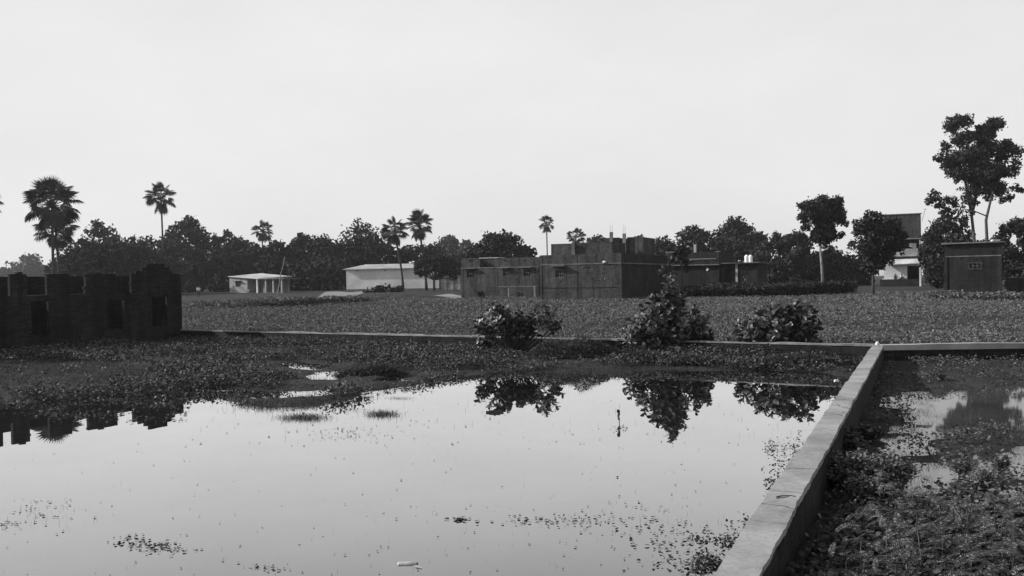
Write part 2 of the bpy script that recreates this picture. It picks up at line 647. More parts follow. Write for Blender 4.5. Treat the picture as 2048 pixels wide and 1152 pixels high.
def water_mat(name='still pond water', k=1.0, murk=1.0, rg=0.0):
    m, nt, b = mat(name)
    nt.nodes.remove(b)
    co = geopos(nt)
    gl = N_(nt, 'ShaderNodeBsdfGlossy'); gl.inputs['Roughness'].default_value = rg
    gl.inputs['Color'].default_value = (.97, .97, .97, 1)
    df = N_(nt, 'ShaderNodeBsdfDiffuse')
    cc = ramp(nt, noise(nt, .7, 5, .6, co), [(.3, .012 * murk), (.7, .03 * murk)])
    nt.links.new(cc, df.inputs['Color'])
    lw = N_(nt, 'ShaderNodeLayerWeight')          # facing = 1 - cos of the angle of incidence
    lw.inputs['Blend'].default_value = .5
    mr = N_(nt, 'ShaderNodeMapRange')
    mr.inputs['From Min'].default_value = .55
    mr.inputs['From Max'].default_value = .94
    mr.inputs['To Min'].default_value = .10 * k
    mr.inputs['To Max'].default_value = 1.0 * k
    nt.links.new(lw.outputs['Facing'], mr.inputs['Value'])
    mx = N_(nt, 'ShaderNodeMixShader')
    nt.links.new(mul(nt, mr.outputs[0], ramp(nt, noise(nt, .45, 6, .7, co), [(.35, .965), (.6, 1.0)])), mx.inputs[0])
    nt.links.new(df.outputs[0], mx.inputs[1])
    nt.links.new(gl.outputs[0], mx.inputs[2])
    bp = N_(nt, 'ShaderNodeBump')
    bp.inputs['Strength'].default_value = .004
    bp.inputs['Distance'].default_value = .05
    nt.links.new(noise(nt, 1.3, 2, .5, co), bp.inputs['Height'])
    nt.links.new(bp.outputs[0], gl.inputs['Normal'])
    nt.links.new(mx.outputs[0], nt.nodes['Material Output'].inputs['Surface'])
    return m


MT['ground'] = ground_mat()
MT['water'] = water_mat()
MT['murky'] = water_mat('murky plot water', .55, 2.0, .03)
# ------------------------------------------------------------------ setting: terrain, water, paths
def axis_pts(a, b, step, far_lo, far_hi, g=1.13):
    c = list(np.arange(a, b + step * .5, step))
    s, x = step, c[-1]
    while x < far_hi:
        s *= g; x += s; c.append(x)
    s, x = step, c[0]
    lo = []
    while x > far_lo:
        s *= g; x -= s; lo.append(x)
    return np.array(lo[::-1] + c)


gx, gy = axis_pts(-22, 22, .2, -700, 700), axis_pts(5, 40, .16, -60, 850)
XX, YY = np.meshgrid(gx, gy)
ZZ = gz(XX.ravel(), YY.ravel())
nx, ny = len(gx), len(gy)
ii = np.arange(nx * ny).reshape(ny, nx)
quads = np.stack([ii[:-1, :-1].ravel(), ii[:-1, 1:].ravel(), ii[1:, 1:].ravel(), ii[1:, :-1].ravel()], 1)
tag(M('ground', np.stack([XX.ravel(), YY.ravel(), ZZ], 1), quads, MT['ground'], smooth=True), kind='structure')

wp = np.array([(-60, -10, 0), (32, -10, 0), (32, 40, 0), (-60, 40, 0)], float)
_a, _b = DV0 + DVD * 12, DV1 - DVD * 14
wp = np.array([(-60, -10, 0), (_b[0], _b[1], 0), (_a[0], _a[1], 0), (-60, 40, 0)], float)
tag(M('water', wp, np.array([(0, 1, 2, 3)]), MT['water']), kind='structure')
wp = np.array([(_b[0], _b[1], 0), (32, -10, 0), (32, 40, 0), (_a[0], _a[1], 0)], float)
tag(M('plot_water', wp, np.array([(0, 1, 2, 3)]), MT['murky']), kind='structure')


def path(name, pts, n=14):
    """pale dirt path: pairs of (left px, right px, row) become a strip 3 cm above the terrain"""
    v, f = [], []
    for (xl, xr, py) in pts:
        for k in range(n + 1):
            px = xl + (xr - xl) * k / n
            p = at(px, py + 1.0 * math.sin(px * .11), .36)
            for _ in range(6):
                p = at(px, py + .8 * math.sin(px * .11), gz1(p[0], p[1]))
            v.append((p[0], p[1], gz1(p[0], p[1]) + .035))
    for i in range(len(pts) - 1):
        for k in range(n):
            a = i * (n + 1) + k
            f.append((a, a + 1, a + n + 2, a + n + 1))
    return tag(M(name, v, f, MT['soil'], smooth=True), kind='structure')


path('dirt_path', [(600, 905, 606), (640, 915, 603), (720, 922, 600), (800, 925, 596.5), (880, 926, 593)][::1])
path('dirt_path', [(622, 690, 602.5), (628, 700, 599), (640, 715, 595), (650, 735, 591)])
path('village_road', [(1620, 1900, 590), (1635, 1900, 587.5), (1660, 1895, 585)])


def dirt_mound(name, px, py, wpx, h, label):
    p = at(px, py, .4)
    for _ in range(5):
        p = at(px, py, gz1(p[0], p[1]))
    w = wpx / FPX * p[1]
    v, f = [], []
    n, m = 28, 8
    for j in range(m + 1):
        r = j / m
        for i in range(n):
            a = 2 * math.pi * i / n
            x, y = w * .5 * r * math.cos(a), w * .22 * r * math.sin(a)
            z = h * (1 - r * r) ** 1.3 * (0.6 + .8 * vnoise(x + px, y, w * .12, 4)) - .05
            v.append((x, y, float(z)))
    for j in range(m):
        for i in range(n):
            a, b = j * n + i, j * n + (i + 1) % n
            f.append((a, b, b + n, a + n))
    o = M(name, v, f, MT['ground'], smooth=True, loc=(p[0], p[1], gz1(p[0], p[1])))
    return tag(o, label, 'mound', 'low earth mounds by the warehouse')


dirt_mound('earth_mound', 820, 596, 190, .55, 'long low grassy earth mound at the feet of the two curved palms')
dirt_mound('earth_mound', 700, 589, 120, .4, 'small grassy earth bank at the left corner of the white warehouse')

# ------------------------------------------------------------------ low walls round the flooded plots
def strip_wall(pts, w, z0, z1, j=.012, step=.3):
    """wall following a polyline, ragged a little at the edges"""
    P = []
    for a, b in zip(pts[:-1], pts[1:]):
        L = np.linalg.norm(np.array(b) - a)
        k = max(1, int(L / step))
        P += [np.array(a) + (np.array(b) - a) * i / k for i in range(k)]
    P.append(np.array(pts[-1]))
    v, f = [], []
    for i, p in enumerate(P):
        d = P[min(i + 1, len(P) - 1)] - P[max(i - 1, 0)]
        d = d / np.linalg.norm(d)
        nr = np.array([d[1], -d[0]])
        jw = lambda k_: (float(fbm(p[0] * 1.0, p[1] + 31 * k_, .45, 15 + k_)) - .5) * 2 * j + random.uniform(-j, j) * .22
        dz = (float(fbm(p[0], p[1], 1.1, 9)) - .5) * j * 3
        a, b = p - nr * (w / 2 + jw(1)), p + nr * (w / 2 + jw(2))
        v += [(a[0], a[1], z0), (a[0], a[1], z1 + dz + jw(3) * .3), (b[0], b[1], z1 + dz + jw(4) * .3), (b[0], b[1], z0)]
    for i in range(len(P) - 1):
        a, b = i * 4, i * 4 + 4
        f += [(a, b, b + 1, a + 1), (a + 1, b + 1, b + 2, a + 2), (a + 2, b + 2, b + 3, a + 3)]
    e = (len(P) - 1) * 4
    f += [(0, 1, 2, 3), (e + 3, e + 2, e + 1, e)]
    return v, f


dvend = DV0 - DVD * .1
dv = E('divider_wall', (DV0[0], DV0[1], 0), 0, 'low concrete-topped wall running from the foreground to the field wall between the pond and the weedy plot', 'wall')
off = np.array([DV0[0], DV0[1], 0])


def rel(v, o):
    return [(a[0] - o[0], a[1] - o[1], a[2] - o[2]) for a in v]


v, f = strip_wall([DV1 - DVD * 5, dvend], .25, -.4, WT - .052, .006)
M('wall', rel(v, off), f, MT['brick_dark'], dv)
cuts = [-5.0, 1.35, 2.35, 4.1, 8.0, 12.4, float(np.linalg.norm(dvend - DV1))]
for i in range(len(cuts) - 1):
    v, f = strip_wall([DV1 + DVD * (cuts[i] + .008), DV1 + DVD * (cuts[i + 1] - .008)], .28, WT - .05, WT + random.uniform(-.006, .006), .016, .06)
    M('coping', rel(v, off), f, MT['cap'], dv)

bw = E('boundary_wall', (TW[1][0], TW[1][1], .2), 0, 'long low dark brick wall behind the three leafy shrubs, along the edge of the field', 'wall')
o2 = np.array([TW[1][0], TW[1][1], .2])
ji = DV0 + np.array([-.0, .13])
v, f = strip_wall([TW[0], TW[1], ji + np.array([0, .1])], .24, -.2, WT - .05, .02)
M('wall', rel(v, o2), f, MT['brick_dark'], bw)
v, f = strip_wall([TW[0], TW[1], ji + np.array([0, .1])], .27, WT - .047, WT, .03, .25)
M('coping', rel(v, o2), f, MT['concrete'], bw)
bw2 = E('boundary_wall', (TW[3][0], TW[3][1], .2), 0, 'low wall with a pale concrete band at the right end of the field, behind the weedy plot', 'wall')
o3 = np.array([TW[3][0], TW[3][1], .2])
v, f = strip_wall([ji + np.array([.12, .0]), TW[3], TW[4]], .24, -.2, WT - .15, .02)
M('wall', rel(v, o3), f, MT['brick_dark'], bw2)
v, f = strip_wall([ji + np.array([.12, .0]), TW[3], TW[4]], .30, WT - .147, WT, .015, .25)
M('coping', rel(v, o3), f, MT['plaster_old'], bw2)

# a white painted stone on the corner where the walls meet
mb = MB()
mb.lathe((0, 0, 0), [(.055, 0), (.06, .03), (.05, .07), (.03, .10), (.0, .11)], 9)
mb.v = [(a + random.uniform(-.012, .012), b + random.uniform(-.012, .012), c) for a, b, c in mb.v]
o = mb.build('marker_stone', MT['plaster'], None, False, (DV0[0] - .02, DV0[1] + .03, WT - .01))
tag(o, 'small white painted stone on the corner where the low walls meet', 'stone')

# ------------------------------------------------------------------ unfinished brick building on the left
a0, a1 = at(42, 717, 0)[:2], at(202, 702, 0)[:2]
LW = Facade((a0 + a1) / 2, R(64.5), 0.12)
xe = LW.s(364, 640)[0]
LW.o = LW.o + LW.x * xe
Ls = lambda px, py: LW.s(px, py)
root = LW.root('brick_building', 'roofless unfinished dark brick building with gapped wall tops beside the pond', 'building')
ztop = Ls(40, 548)[1]
zsill = Ls(60, 592)[1]
xl = -22.0
gaps = []
for a, b in ((0, 20), (54, 94), (139, 172), (230, 263)):
    gaps.append((Ls(a, 570)[0], Ls(b, 570)[0], zsill, ztop + 1))
g0 = gaps[0][0]
for k in range(1, 5):
    gaps.append((g0 - 2.3 * k, g0 - 2.3 * k + 1.0, zsill, ztop + 1))
wins = []
for a, b, t, bt in ((63, 98, 602, 668), (215, 249, 600, 657), (305, 335, 592, 651)):
    wins.append((Ls(a, 640)[0], Ls(b, 640)[0], Ls(b, bt)[1], Ls(b, t)[1]))
w0 = wins[0]
wins.append((w0[0] - 4.2, w0[1] - 4.2, w0[2], w0[3]))
mb = MB()
mb.wall(xl, 0, -.4, ztop, 0, .12, gaps + wins)
xs, xs2 = Ls(264, 550)[0], 0.0
xp0, xp1 = Ls(286, 530)[0], Ls(330, 530)[0]
zt = ztop
for k, (a, b, top) in enumerate(((Ls(272, 540)[0], Ls(345, 540)[0], 542), (Ls(284, 535)[0], Ls(338, 535)[0], 535), (Ls(293, 530)[0], Ls(329, 530)[0], 527))):
    z2 = Ls(310, top)[1]
    mb.box(a, b, .012, .108, zt + .002, z2, .01)
    zt = z2
for k in range(9):
    x = random.uniform(xl, -.3)
    if any(g[0] - .15 < x < g[1] + .15 for g in gaps) or Ls(262, 550)[0] < x < Ls(360, 550)[0]:
        continue
    l_ = random.choice((.11, .22, .22, .44))
    mb.box(x - l_ / 2, x + l_ / 2, .008, .112, ztop + .002, ztop + random.choice((.03, .07)), .01)
for k in range(5):
    p_ = random.uniform(268, 352)
    x = Ls(p_, 550)[0]
    l_ = random.choice((.11, .22, .33))
    mb.box(x - l_ / 2, x + l_ / 2, .016, .104, ztop + .004, Ls(310, 547 - 22 * max(0.1, 1 - abs(p_ - 310) / 46) * random.uniform(.7, 1.05))[1], .012)
for g in gaps[:4]:
    for k in range(5):
        z_ = zsill + .08 + .15 * k
        if random.random() < .25:
            mb.box(g[1] - random.choice((.05, .09)), g[1] - .002, .01, .11, z_, z_ + .07, .006)
        if random.random() < .25:
            mb.box(g[0] + .002, g[0] + random.choice((.05, .09)), .01, .11, z_, z_ + .07, .006)
mb.build('wall', MT['brick_dark'], root)
mb = MB()
rg = []
x = -.9
while x > xl:
    w_ = random.uniform(.8, 1.2)
    rg.append((x - w_, x, zsill + .1, ztop + 1))
    x -= random.uniform(1.9, 2.6)
mb.wall(xl, 0, -.4, ztop - .06, 2.4, 2.52, [])
mb.build('rear_wall', MT['brick_dark'], root)
mb = MB()
mb.wall(.122, 2.398, -.4, zsill - .12, -.12, 0, [], axis='y')
mb.build('cross_wall', MT['brick_dark'], root)
for x in (-12.4, -17.6):
    mb = MB(); mb.wall(.122, 2.398, -.4, ztop - .5, x - .25, x, [(1.2, 2.2, -.3, 1.9)], axis='y')
    mb.build('cross_wall', MT['brick_dark'], root)
for w in wins:
    mb = MB(); mb.box(w[0] - .06, w[1] + .06, -.03, .11, w[2] - .032, w[2] - .002, .006)
    mb.build('window_sill', MT['brick_low'], root)
    mb = MB(); mb.box(w[0] - .2, w[1] + .2, -.012, .115, w[3] + .003, w[3] + .10, .006)
    mb.build('lintel', MT['brick_dark'], root)
for g in gaps[:4]:
    mb = MB(); mb.box(g[0] + .01, g[1] - .01, -.015, .13, zsill + .003, zsill + .025, .006)
    mb.build('gap_ledge', MT['brick_low'], root)

# ------------------------------------------------------------------ brick houses in the middle
def putlogs(x0, x1, z, n):
    r = []
    for k in range(n):
        x = random.uniform(x0, x1)
        r.append((x, x + .13, z + random.uniform(-.12, .12), 0))
    return [(a, b, c, c + .12) for a, b, c, _ in r]


def window(root, x0, x1, z0, z1, y=.0, bars=3, frame=MT['wood'], hood=None):
    f = MB()
    t = .06
    f.box(x0, x0 + t, y + .08, y + .16, z0, z1); f.box(x1 - t, x1, y + .08, y + .16, z0, z1)
    f.box(x0 + t, x1 - t, y + .08, y + .16, z0, z0 + t); f.box(x0 + t, x1 - t, y + .08, y + .16, z1 - t, z1)
    fo = f.build('window', frame, root)
    g = MB()
    for k in range(1, bars + 1):
        x = x0 + (x1 - x0) * k / (bars + 1)
        g.box(x - .015, x + .015, y + .10, y + .13, z0 + t, z1 - t)
    g.box(x0 + t, x1 - t, y + .105, y + .125, (z0 + z1) / 2 - .015, (z0 + z1) / 2 + .015)
    g.build('grille', MT['metal'], fo)
    return fo


C = at(1243, 602, .36)
A = Facade(C, -ANG)
root = A.root('brick_house', 'large two-level brick house whose lit corner faces the field, with an unfinished upper floor', 'house')
xw = A.s(1081, 560)[0]
zp = A.s(1243, 506)[1]
zs = A.s(1243, 526)[1]
wx0, wx1 = A.s(1110, 548)[0], A.s(1126, 548)[0]
wz0, wz1 = A.s(1118, 555)[1], A.s(1118, 540)[1]
mb = MB()
ops = [(wx0, wx1, wz0, wz1)] + putlogs(xw + .4, -.4, zs - .45, 9) + putlogs(xw + .4, -.4, zs - 1.6, 5) + putlogs(xw + .4, -.5, zs + .55, 5)
mb.wall(xw, 0, -.6, zp, 0, .25, ops)
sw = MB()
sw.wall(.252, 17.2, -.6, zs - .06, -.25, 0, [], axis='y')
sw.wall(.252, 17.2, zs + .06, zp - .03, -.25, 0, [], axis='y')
sw.build('side_wall', MT['brick_low'], root)  # darker copy of the front brick: shade painted into the unlit side
mb.wall(.252, 17.2, -.6, zp, xw, xw + .25, [], axis='y')
mb.build('wall', MT['brick'], root)
mb = MB(); mb.box(xw + .26, .14, .26, 17.0, zs - .06, zs + .05); mb.build('roof_slab', MT['concrete_dark'], root)
mb = MB(); mb.box(xw - .03, .03, -.06, .0 - .002, zs - .05, zs + .05, .004); mb.build('ledge', MT['concrete_dark'], root)
zb = A.s(1118, 576)[1]
mb = MB(); mb.box(xw + .3, -.4, -.02, -.002, zb - .05, zb + .05, .004); mb.build('tie_band', MT['brick_low'], root)
for px in (1082, 1152, 1241):
    x = A.s(px, 560)[0]
    mb = MB(); mb.box(x - .13, x + .13, -.03, -.003, -.6, zp - .05 if px < 1240 else zp + .02, .004)
    mb.build('pilaster', MT['brick'], root)
hx0, hx1 = A.s(1103, 528)[0], A.s(1132, 528)[0]
mb = MB(); mb.box(hx0, hx1, -.5, -.062, zs - .17, zs - .09); mb.build('window_hood', MT['concrete_dark'], root)
window(root, wx0, wx1, wz0, wz1, 0, 3, MT['concrete_dark'])
# pale bundle left on the ledge
lx = A.s(1210, 524)[0]
# upper floor, set back
def upper(px0, px1, ptop, y, name='upper_wall', gapw=()):
    x0, z0_ = A.s(px0, ptop, y)
    x1, _ = A.s(px1, ptop, y)
    z1 = A.s((px0 + px1) / 2, ptop, y)[1]
    m = MB(); m.wall(x0, x1, zs + .052, z1, y, y + .25, gapw)
    m.wall(y + .252, y + 4.0, zs + .052, z1 - .04, x0, x0 + .25, [], axis='y')
    m.wall(y + .252, y + 4.0, zs + .052, z1 - .04, x1 - .25, x1, [], axis='y')
    return m.build(name, MT['brick'], root)


upper(1102, 1147, 487.5, 3.2)
upper(1150, 1224, 484.5, 3.4)
upper(1209, 1238, 475.5, 7.8)
upper(1254, 1286, 474.0, 7.9)
upper(1238.5, 1253.5, 478.0, 8.1)
for px, pt in ((1146, 485), (1222, 464), (1248, 467)):
    y = 3.05 if px == 1146 else 7.6
    x, z = A.s(px, pt, y)
    m = MB(); m.box(x - .16, x + .16, y - .02, y + .17, zs + .052, z, .004)
    c = m.build('column', MT['concrete_dark'], root)
    if px > 1200:
        m = MB()
        for dx, dy in ((-.09, 0), (.09, 0), (-.09, .12), (.09, .12)):
            m.tube([(x + dx, y + .02 + dy, z - .05), (x + dx * 1.3, y + .02 + dy, z + random.uniform(.7, 1.1))], .008, 4)
        m.build('rebar', MT['metal'], c)
zu = A.s(1160, 507, 3.3)[1]
m = MB(); m.box(A.s(1102, 507, 3.2)[0], A.s(1224, 507, 3.2)[0], 3.02, 3.19, zs + .25, zs + .33, .01); m.build('ledge', MT['concrete_dark'], root)

# pale cloth bundle on the ledge
bx, bz = A.s(1209, 526, -.03)
p = np.array([A.o[0], A.o[1]]) + A.x * bx - A.n * .03
mb = MB(); mb.lathe((0, 0, 0), [(.16, 0), (.2, .06), (.14, .16), (.03, .2)], 9)
tag(mb.build('cloth_bundle', MT['cloth_white'], None, True, (p[0], p[1], A.z0 + zs + .05)), 'small pale cloth bundle on the ledge of the big brick house', 'bundle')

# annex on the left of the big house, set back
P0 = at(1081, 560, 0)
dirx = ray(1081, 594)
Yb = 99.0
B0 = atY(1079, 575, Yb)
Bf = Facade(B0, -ANG)
root = Bf.root('brick_house', 'lower brick house left of the big one, with three small hooded windows', 'house')
S = Bf.s
xL = S(923, 560)[0]
zp2, zs2 = S(1000, 516)[1], S(1000, 535)[1]
ops = []
wn = []
for a, b, t, bt in ((933, 948, 539, 556), (1006, 1017, 538, 552), (1047, 1060, 537, 553)):
    wn.append((S(a, 545)[0], S(b, 545)[0], S((a + b) / 2, bt)[1], S((a + b) / 2, t)[1]))
ops += wn
for a, b in ((939, 947), (1009, 1017), (1049, 1057)):
    ops.append((S(a, 520)[0], S(b, 520)[0], S(a, 524)[1], S(a, 519)[1]))
ops += [(S(960, 520)[0], S(995, 520)[0], zs2 + .06, zp2 + 2)]
ops += putlogs(xL + .5, -.5, zs2 - .3, 8) + putlogs(xL + .5, -.5, zs2 + .35, 6)
mb = MB()
mb.wall(xL, 0, -.8, zp2, 0, .25, ops)
mb.wall(.252, 9, -.8, zp2 - .03, xL, xL + .25, [], axis='y')
mb.wall(.252, 9, -.8, zp2 - .03, -.25, 0, [], axis='y')
mb.wall(xL + .26, -.26, zs2 + .06, zp2, 5, 5.2, [])
mb.build('wall', MT['brick'], root)
mb = MB(); mb.box(xL + .26, -.26, .26, 9, zs2 - .06, zs2 + .055); mb.build('roof_slab', MT['concrete_dark'], root)
mb = MB(); mb.box(xL - .02, 0, -.05, -.002, zs2 - .05, zs2 + .05, .004); mb.build('ledge', MT['concrete_dark'], root)
zc = S(1000, 517)[1]
mb = MB(); mb.box(S(959, 518)[0], S(997, 518)[0], -.12, 1.6, zp2 + .004, zp2 + .09, .01); mb.build('roof_sheet', MT['sheet'], root)
mb = MB(); mb.box(S(926, 518)[0], S(956, 518)[0], -.05, .3, zp2 + .004, zp2 + .06, .01); mb.build('parapet_cap', MT['concrete_dark'], root)
for w in wn:
    window(root, *w, 0, 2)
    m = MB(); m.box(w[0] - .35, w[1] + .35, -.45, -.052, w[3] + .1, w[3] + .17); m.build('window_hood', MT['concrete_dark'], root)
for px in (924, 993, 1035, 1075):
    x = S(px, 560)[0]
    m = MB(); m.box(x - .13, x + .13, -.03, -.003, -.8, zs2 - .06, .004); m.build('pilaster', MT['brick'], root)
zbd = S(1030, 573)[1]
for a, b in ((995, 1034), (1037, 1073)):
    m = MB(); m.box(S(a, 573)[0], S(b, 573)[0], -.03, -.003, zbd - .05, zbd + .05, .004); m.build('tie_band', MT['concrete_dark'], root)
m = MB(); m.box(S(1021, 590)[0] - .07, S(1021, 590)[0] + .07, -.5, -.36, -.6, S(1021, 575)[1]); m.build('post', MT['concrete'], root)
m = MB(); m.box(S(1073, 590)[0] - .1, S(1073, 590)[0] + .1, -.5, -.3, -.6, S(1073, 572)[1]); m.build('post', MT['concrete'], root)

# long low house to the right, behind the tallest shrub
D0 = atY(1345, 560, 101)
Df = Facade(D0, -ANG)
S = Df.s
root = Df.root('brick_house', 'long shaded brick house with stepped flat roofs behind the tallest shrub and the dark hedge', 'house')
xm, xr = S(1438, 540)[0], S(1512, 540)[0]
zt1, zsl, zt2 = S(1390, 505)[1], S(1390, 530)[1], S(1475, 525)[1]
ops = [(S(1411, 540)[0], S(1418, 540)[0], S(1411, 546)[1], S(1411, 533)[1]), (S(1370, 540)[0], S(1376, 540)[0], S(1370, 546)[1], S(1370, 534)[1])]
mb = MB()
mb.wall(-.5, xm, -.8, zsl - .06, 0, .25, ops)
mb.wall(-.5, xm, zsl + .06, zt1, .0, .25, [(S(1380, 520)[0], S(1395, 520)[0], S(1390, 524)[1], S(1390, 519)[1])])
mb.wall(.252, 8, -.8, zt1 - .04, xm - .25, xm, [], axis='y')
mb.wall(.252, 8, -.8, zt1 - .04, -.5, -.25, [], axis='y')
mb.wall(xm + .02, xr, -.8, zt2 - .1, .6, .85, [(S(1448, 540)[0], S(1460, 540)[0], -.5, S(1450, 535)[1]), (S(1483, 545)[0], S(1492, 545)[0], -.5, S(1488, 536)[1])])
mb.wall(.86, 7, -.8, zt2 - .1, xr - .25, xr, [], axis='y')
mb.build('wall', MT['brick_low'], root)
mb = MB(); mb.box(-.6, xm + .1, -.35, 7.9, zsl - .055, zsl + .055); mb.build('roof_slab', MT['concrete_dark'], root)
mb = MB(); mb.box(xm + .12, xr + .35, .1, 7.5, zt2 - .09, zt2, .005); mb.build('roof_slab', MT['concrete_dark'], root)
zl = S(1400, 518)[1]
mb = MB(); mb.box(S(1378, 518)[0], xm - .3, -.06, -.003, zl - .04, zl + .04, .004); mb.build('ledge', MT['concrete'], root)
x, z = S(1390, 489, .4)
mb = MB(); mb.box(x - .13, x + .13, .3, .55, zt1 - .5, z, .004); mb.build('column', MT['plaster_old'], root)
mb = MB(); mb.box(S(1330, 502)[0], S(1349, 502)[0], -.03, .28, zt1 + .09, zt1 + .15, .01); mb.build('parapet_cap', MT['concrete'], root)
mb = MB(); mb.box(S(1430, 504)[0], S(1440, 504)[0], -.03, .28, zt1 + .004, zt1 + .07, .01); mb.build('parapet_cap', MT['concrete'], root)
x = S(1473, 540, .5)[0]
mb = MB(); mb.box(x - .12, x + .12, .5, .597, .5, zt2 - .1, .004); mb.build('pilaster', MT['plaster_old'], root)
for px, lab in ((1493, 'white round water tank on the flat roof, left one of the touching pair'), (1501, 'white round water tank on the flat roof, right one of the touching pair')):
    x, z = S(px, 509.5, 1.5)
    p = Df.o + Df.x * x + Df.n * 1.5
    h = z - zt2
    r = 3.9 / FPX * np.linalg.norm(p)
    m = MB(); m.lathe((0, 0, 0), [(r * .95, 0), (r, .05), (r, h * .35), (r * .97, h * .37), (r, h * .39), (r, h * .78), (r * .7, h * .92), (r * .3, h * .95)], 16)
    t = tag(E('water_tank', (p[0], p[1], Df.z0 + zt2)), lab, 'water tank', 'white roof-top water tanks')
    m.build('tank_body', MT['white'], t, True)
    m = MB(); m.lathe((0, 0, h * .95), [(r * .34, 0), (r * .34, h * .05), (r * .1, h * .06)], 12); m.build('lid', MT['white'], t)

# ------------------------------------------------------------------ white warehouse and gate under the acacia
G0 = atY(693, 580, 150)
G = Facade(G0, -ANG * .55, float(G0[2]))
S = G.s
root = G.root('warehouse', 'long windowless white warehouse with a pale sheet roof behind the two curved palms', 'warehouse')
xr = S(878, 560)[0]
zt = S(694, 539)[1]
mb = MB()
mb.wall(0, xr, -.5, zt, 0, .25, [])
mb.wall(.252, 11, -.5, zt, 0, .25, [], axis='y'); mb.wall(.252, 11, -.5, zt, xr - .25, xr, [], axis='y')
mb.wall(.26, xr - .26, -.5, zt, 10.7, 10.95, [])
mb.build('wall', MT['plaster'], root)
zr = zt + 1.0
mb = MB()
x0, x1 = -.5, xr + .3
for k in range(40):
    a, b = x0 + (x1 - x0) * k / 40, x0 + (x1 - x0) * (k + 1) / 40
    c = (a + b) / 2
    s0 = lambda xx: (zr + .12) if xx > x0 + 3.0 else zr + .12
    mb.quad((a, -.45, zt + .03), (c, -.45, zt + .07), (c, 9.0, zr + .0), (a, 9.0, zr - .04))
    mb.quad((c, -.45, zt + .07), (b, -.45, zt + .03), (b, 9.0, zr - .04), (c, 9.0, zr + .0))
mb.box(x0, x1, -.44, -.36, zt - .06, zt + .02)
mb.build('roof', MT['sheet'], root)
for px in (715, 770):
    x, z = S(px, 541)
    m = MB(); m.tube([(x, -.003, z), (x, -.3, z - .03)], .09, 8); m.build('water_spout', MT['concrete_dark'], root)
mb = MB(); mb.box(-.02, xr + .02, -.06, -.003, -.5, .12, .01); mb.build('plinth', MT['concrete_dark'], root)

Q = Facade(atY(880, 580, 146), -ANG * .55, float(atY(880, 580, 146)[2]))
S = Q.s
root = Q.root('compound_wall', 'grey panelled compound wall between the acacia tree and the lower brick house', 'wall')
xr, zt = S(922, 560)[0], S(900, 551)[1]
mb = MB(); mb.wall(0, xr, -.5, zt, 0, .18, []); mb.build('wall', MT['plaster_old'], root)
for k in range(4):
    x = xr * k / 3
    m = MB(); m.box(x - .12, x + .12, -.06, -.003, -.5, zt + .1); m.build('post', MT['concrete_dark'], root)
zz = S(900, 566)[1]
mb = MB(); mb.box(.13, xr - .13, -.03, -.003, zz - .05, zz + .05); mb.build('rail', MT['concrete_dark'], root)

# ------------------------------------------------------------------ small house on the left with porch
KZ = float(atY(495, 585.5, 146)[2])
K = Facade(atY(495, 585.5, 146), R(-30), KZ)
S = K.s
root = K.root('small_house', 'small pale house with one window and a pillared porch in front of dark trees', 'house')
# left wall faces the viewer: local x from px 459 to 495
x0 = S(459, 570)[0]
ztl, ztr = S(460, 553)[1], S(493, 556)[1]
w = (S(471, 570)[0], S(481, 570)[0], S(475, 573.5)[1], S(475, 563)[1])
xp, xq, xe = S(517, 570)[0], S(545, 570)[0], S(569, 570)[0]
zm = S(517, 557)[1]
mb = MB(); mb.wall(x0, 0, -.4, ztr, 0, .22, [w])
mb.wall(.222, 6, -.4, ztr, x0, x0 + .22, [], axis='y')
mb.wall(0, xe - 1.9, -.4, zm - .06, 3.0, 3.2, [(xp + 1, xp + 1.9, -.1, 1.9), (xq + .6, xq + 1.4, -.1, 1.9)])
mb.wall(.222, 3, -.4, zm - .06, -.22, 0, [], axis='y')
mb.wall(.8, 3, -.4, zm - .06, xp + .3, xp + .5, [], axis='y')
mb.build('wall', MT['plaster_old'], root)
window(root, *w, 0, 2)
m = MB(); m.box(w[0] - .25, w[1] + .25, -.45, -.003, w[3] + .06, w[3] + .13); m.build('window_hood', MT['concrete_dark'], root)
m = MB()
za, zb_ = ztl + .03, zm
m.quad((x0 - .1, -.25, za), (xp + .3, -.5, zb_ + .02), (xp + 2.6, 5, zb_ + .32), (x0 + 1.0, 6.2, za + .5))
m.quad((x0 - .1, -.25, za - .1), (x0 + 1.0, 6.2, za + .4), (xp + 2.6, 5, zb_ + .22), (xp + .3, -.5, zb_ - .08))
m.quad((x0 - .1, -.25, za - .1), (xp + .3, -.5, zb_ - .08), (xp + .3, -.5, zb_ + .02), (x0 - .1, -.25, za))
m.quad((xp + .3, -.5, zb_ - .08), (xp + 2.6, 5, zb_ + .22), (xp + 2.6, 5, zb_ + .32), (xp + .3, -.5, zb_ + .02))
m.build('roof', MT['sheet'], root)
m = MB(); m.box(xp + .35, xe + .5, -.6, 3.3, zm - .12, zm - .03, .01); m.build('porch_roof', MT['concrete'], root)
for px in (517, 534, 549, 566):
    x = S(px, 570)[0]
    m = MB(); m.box(x - .13, x + .13, -.35, -.12, -.4, zm - .125, .004); m.build('pillar', MT['plaster'] if px == 517 else MT['plaster_old'], root)
m = MB(); m.box(-.0, xe + .3, -.8, 2.99, -.4, -.02); m.build('porch_floor', MT['concrete_dark'], root)

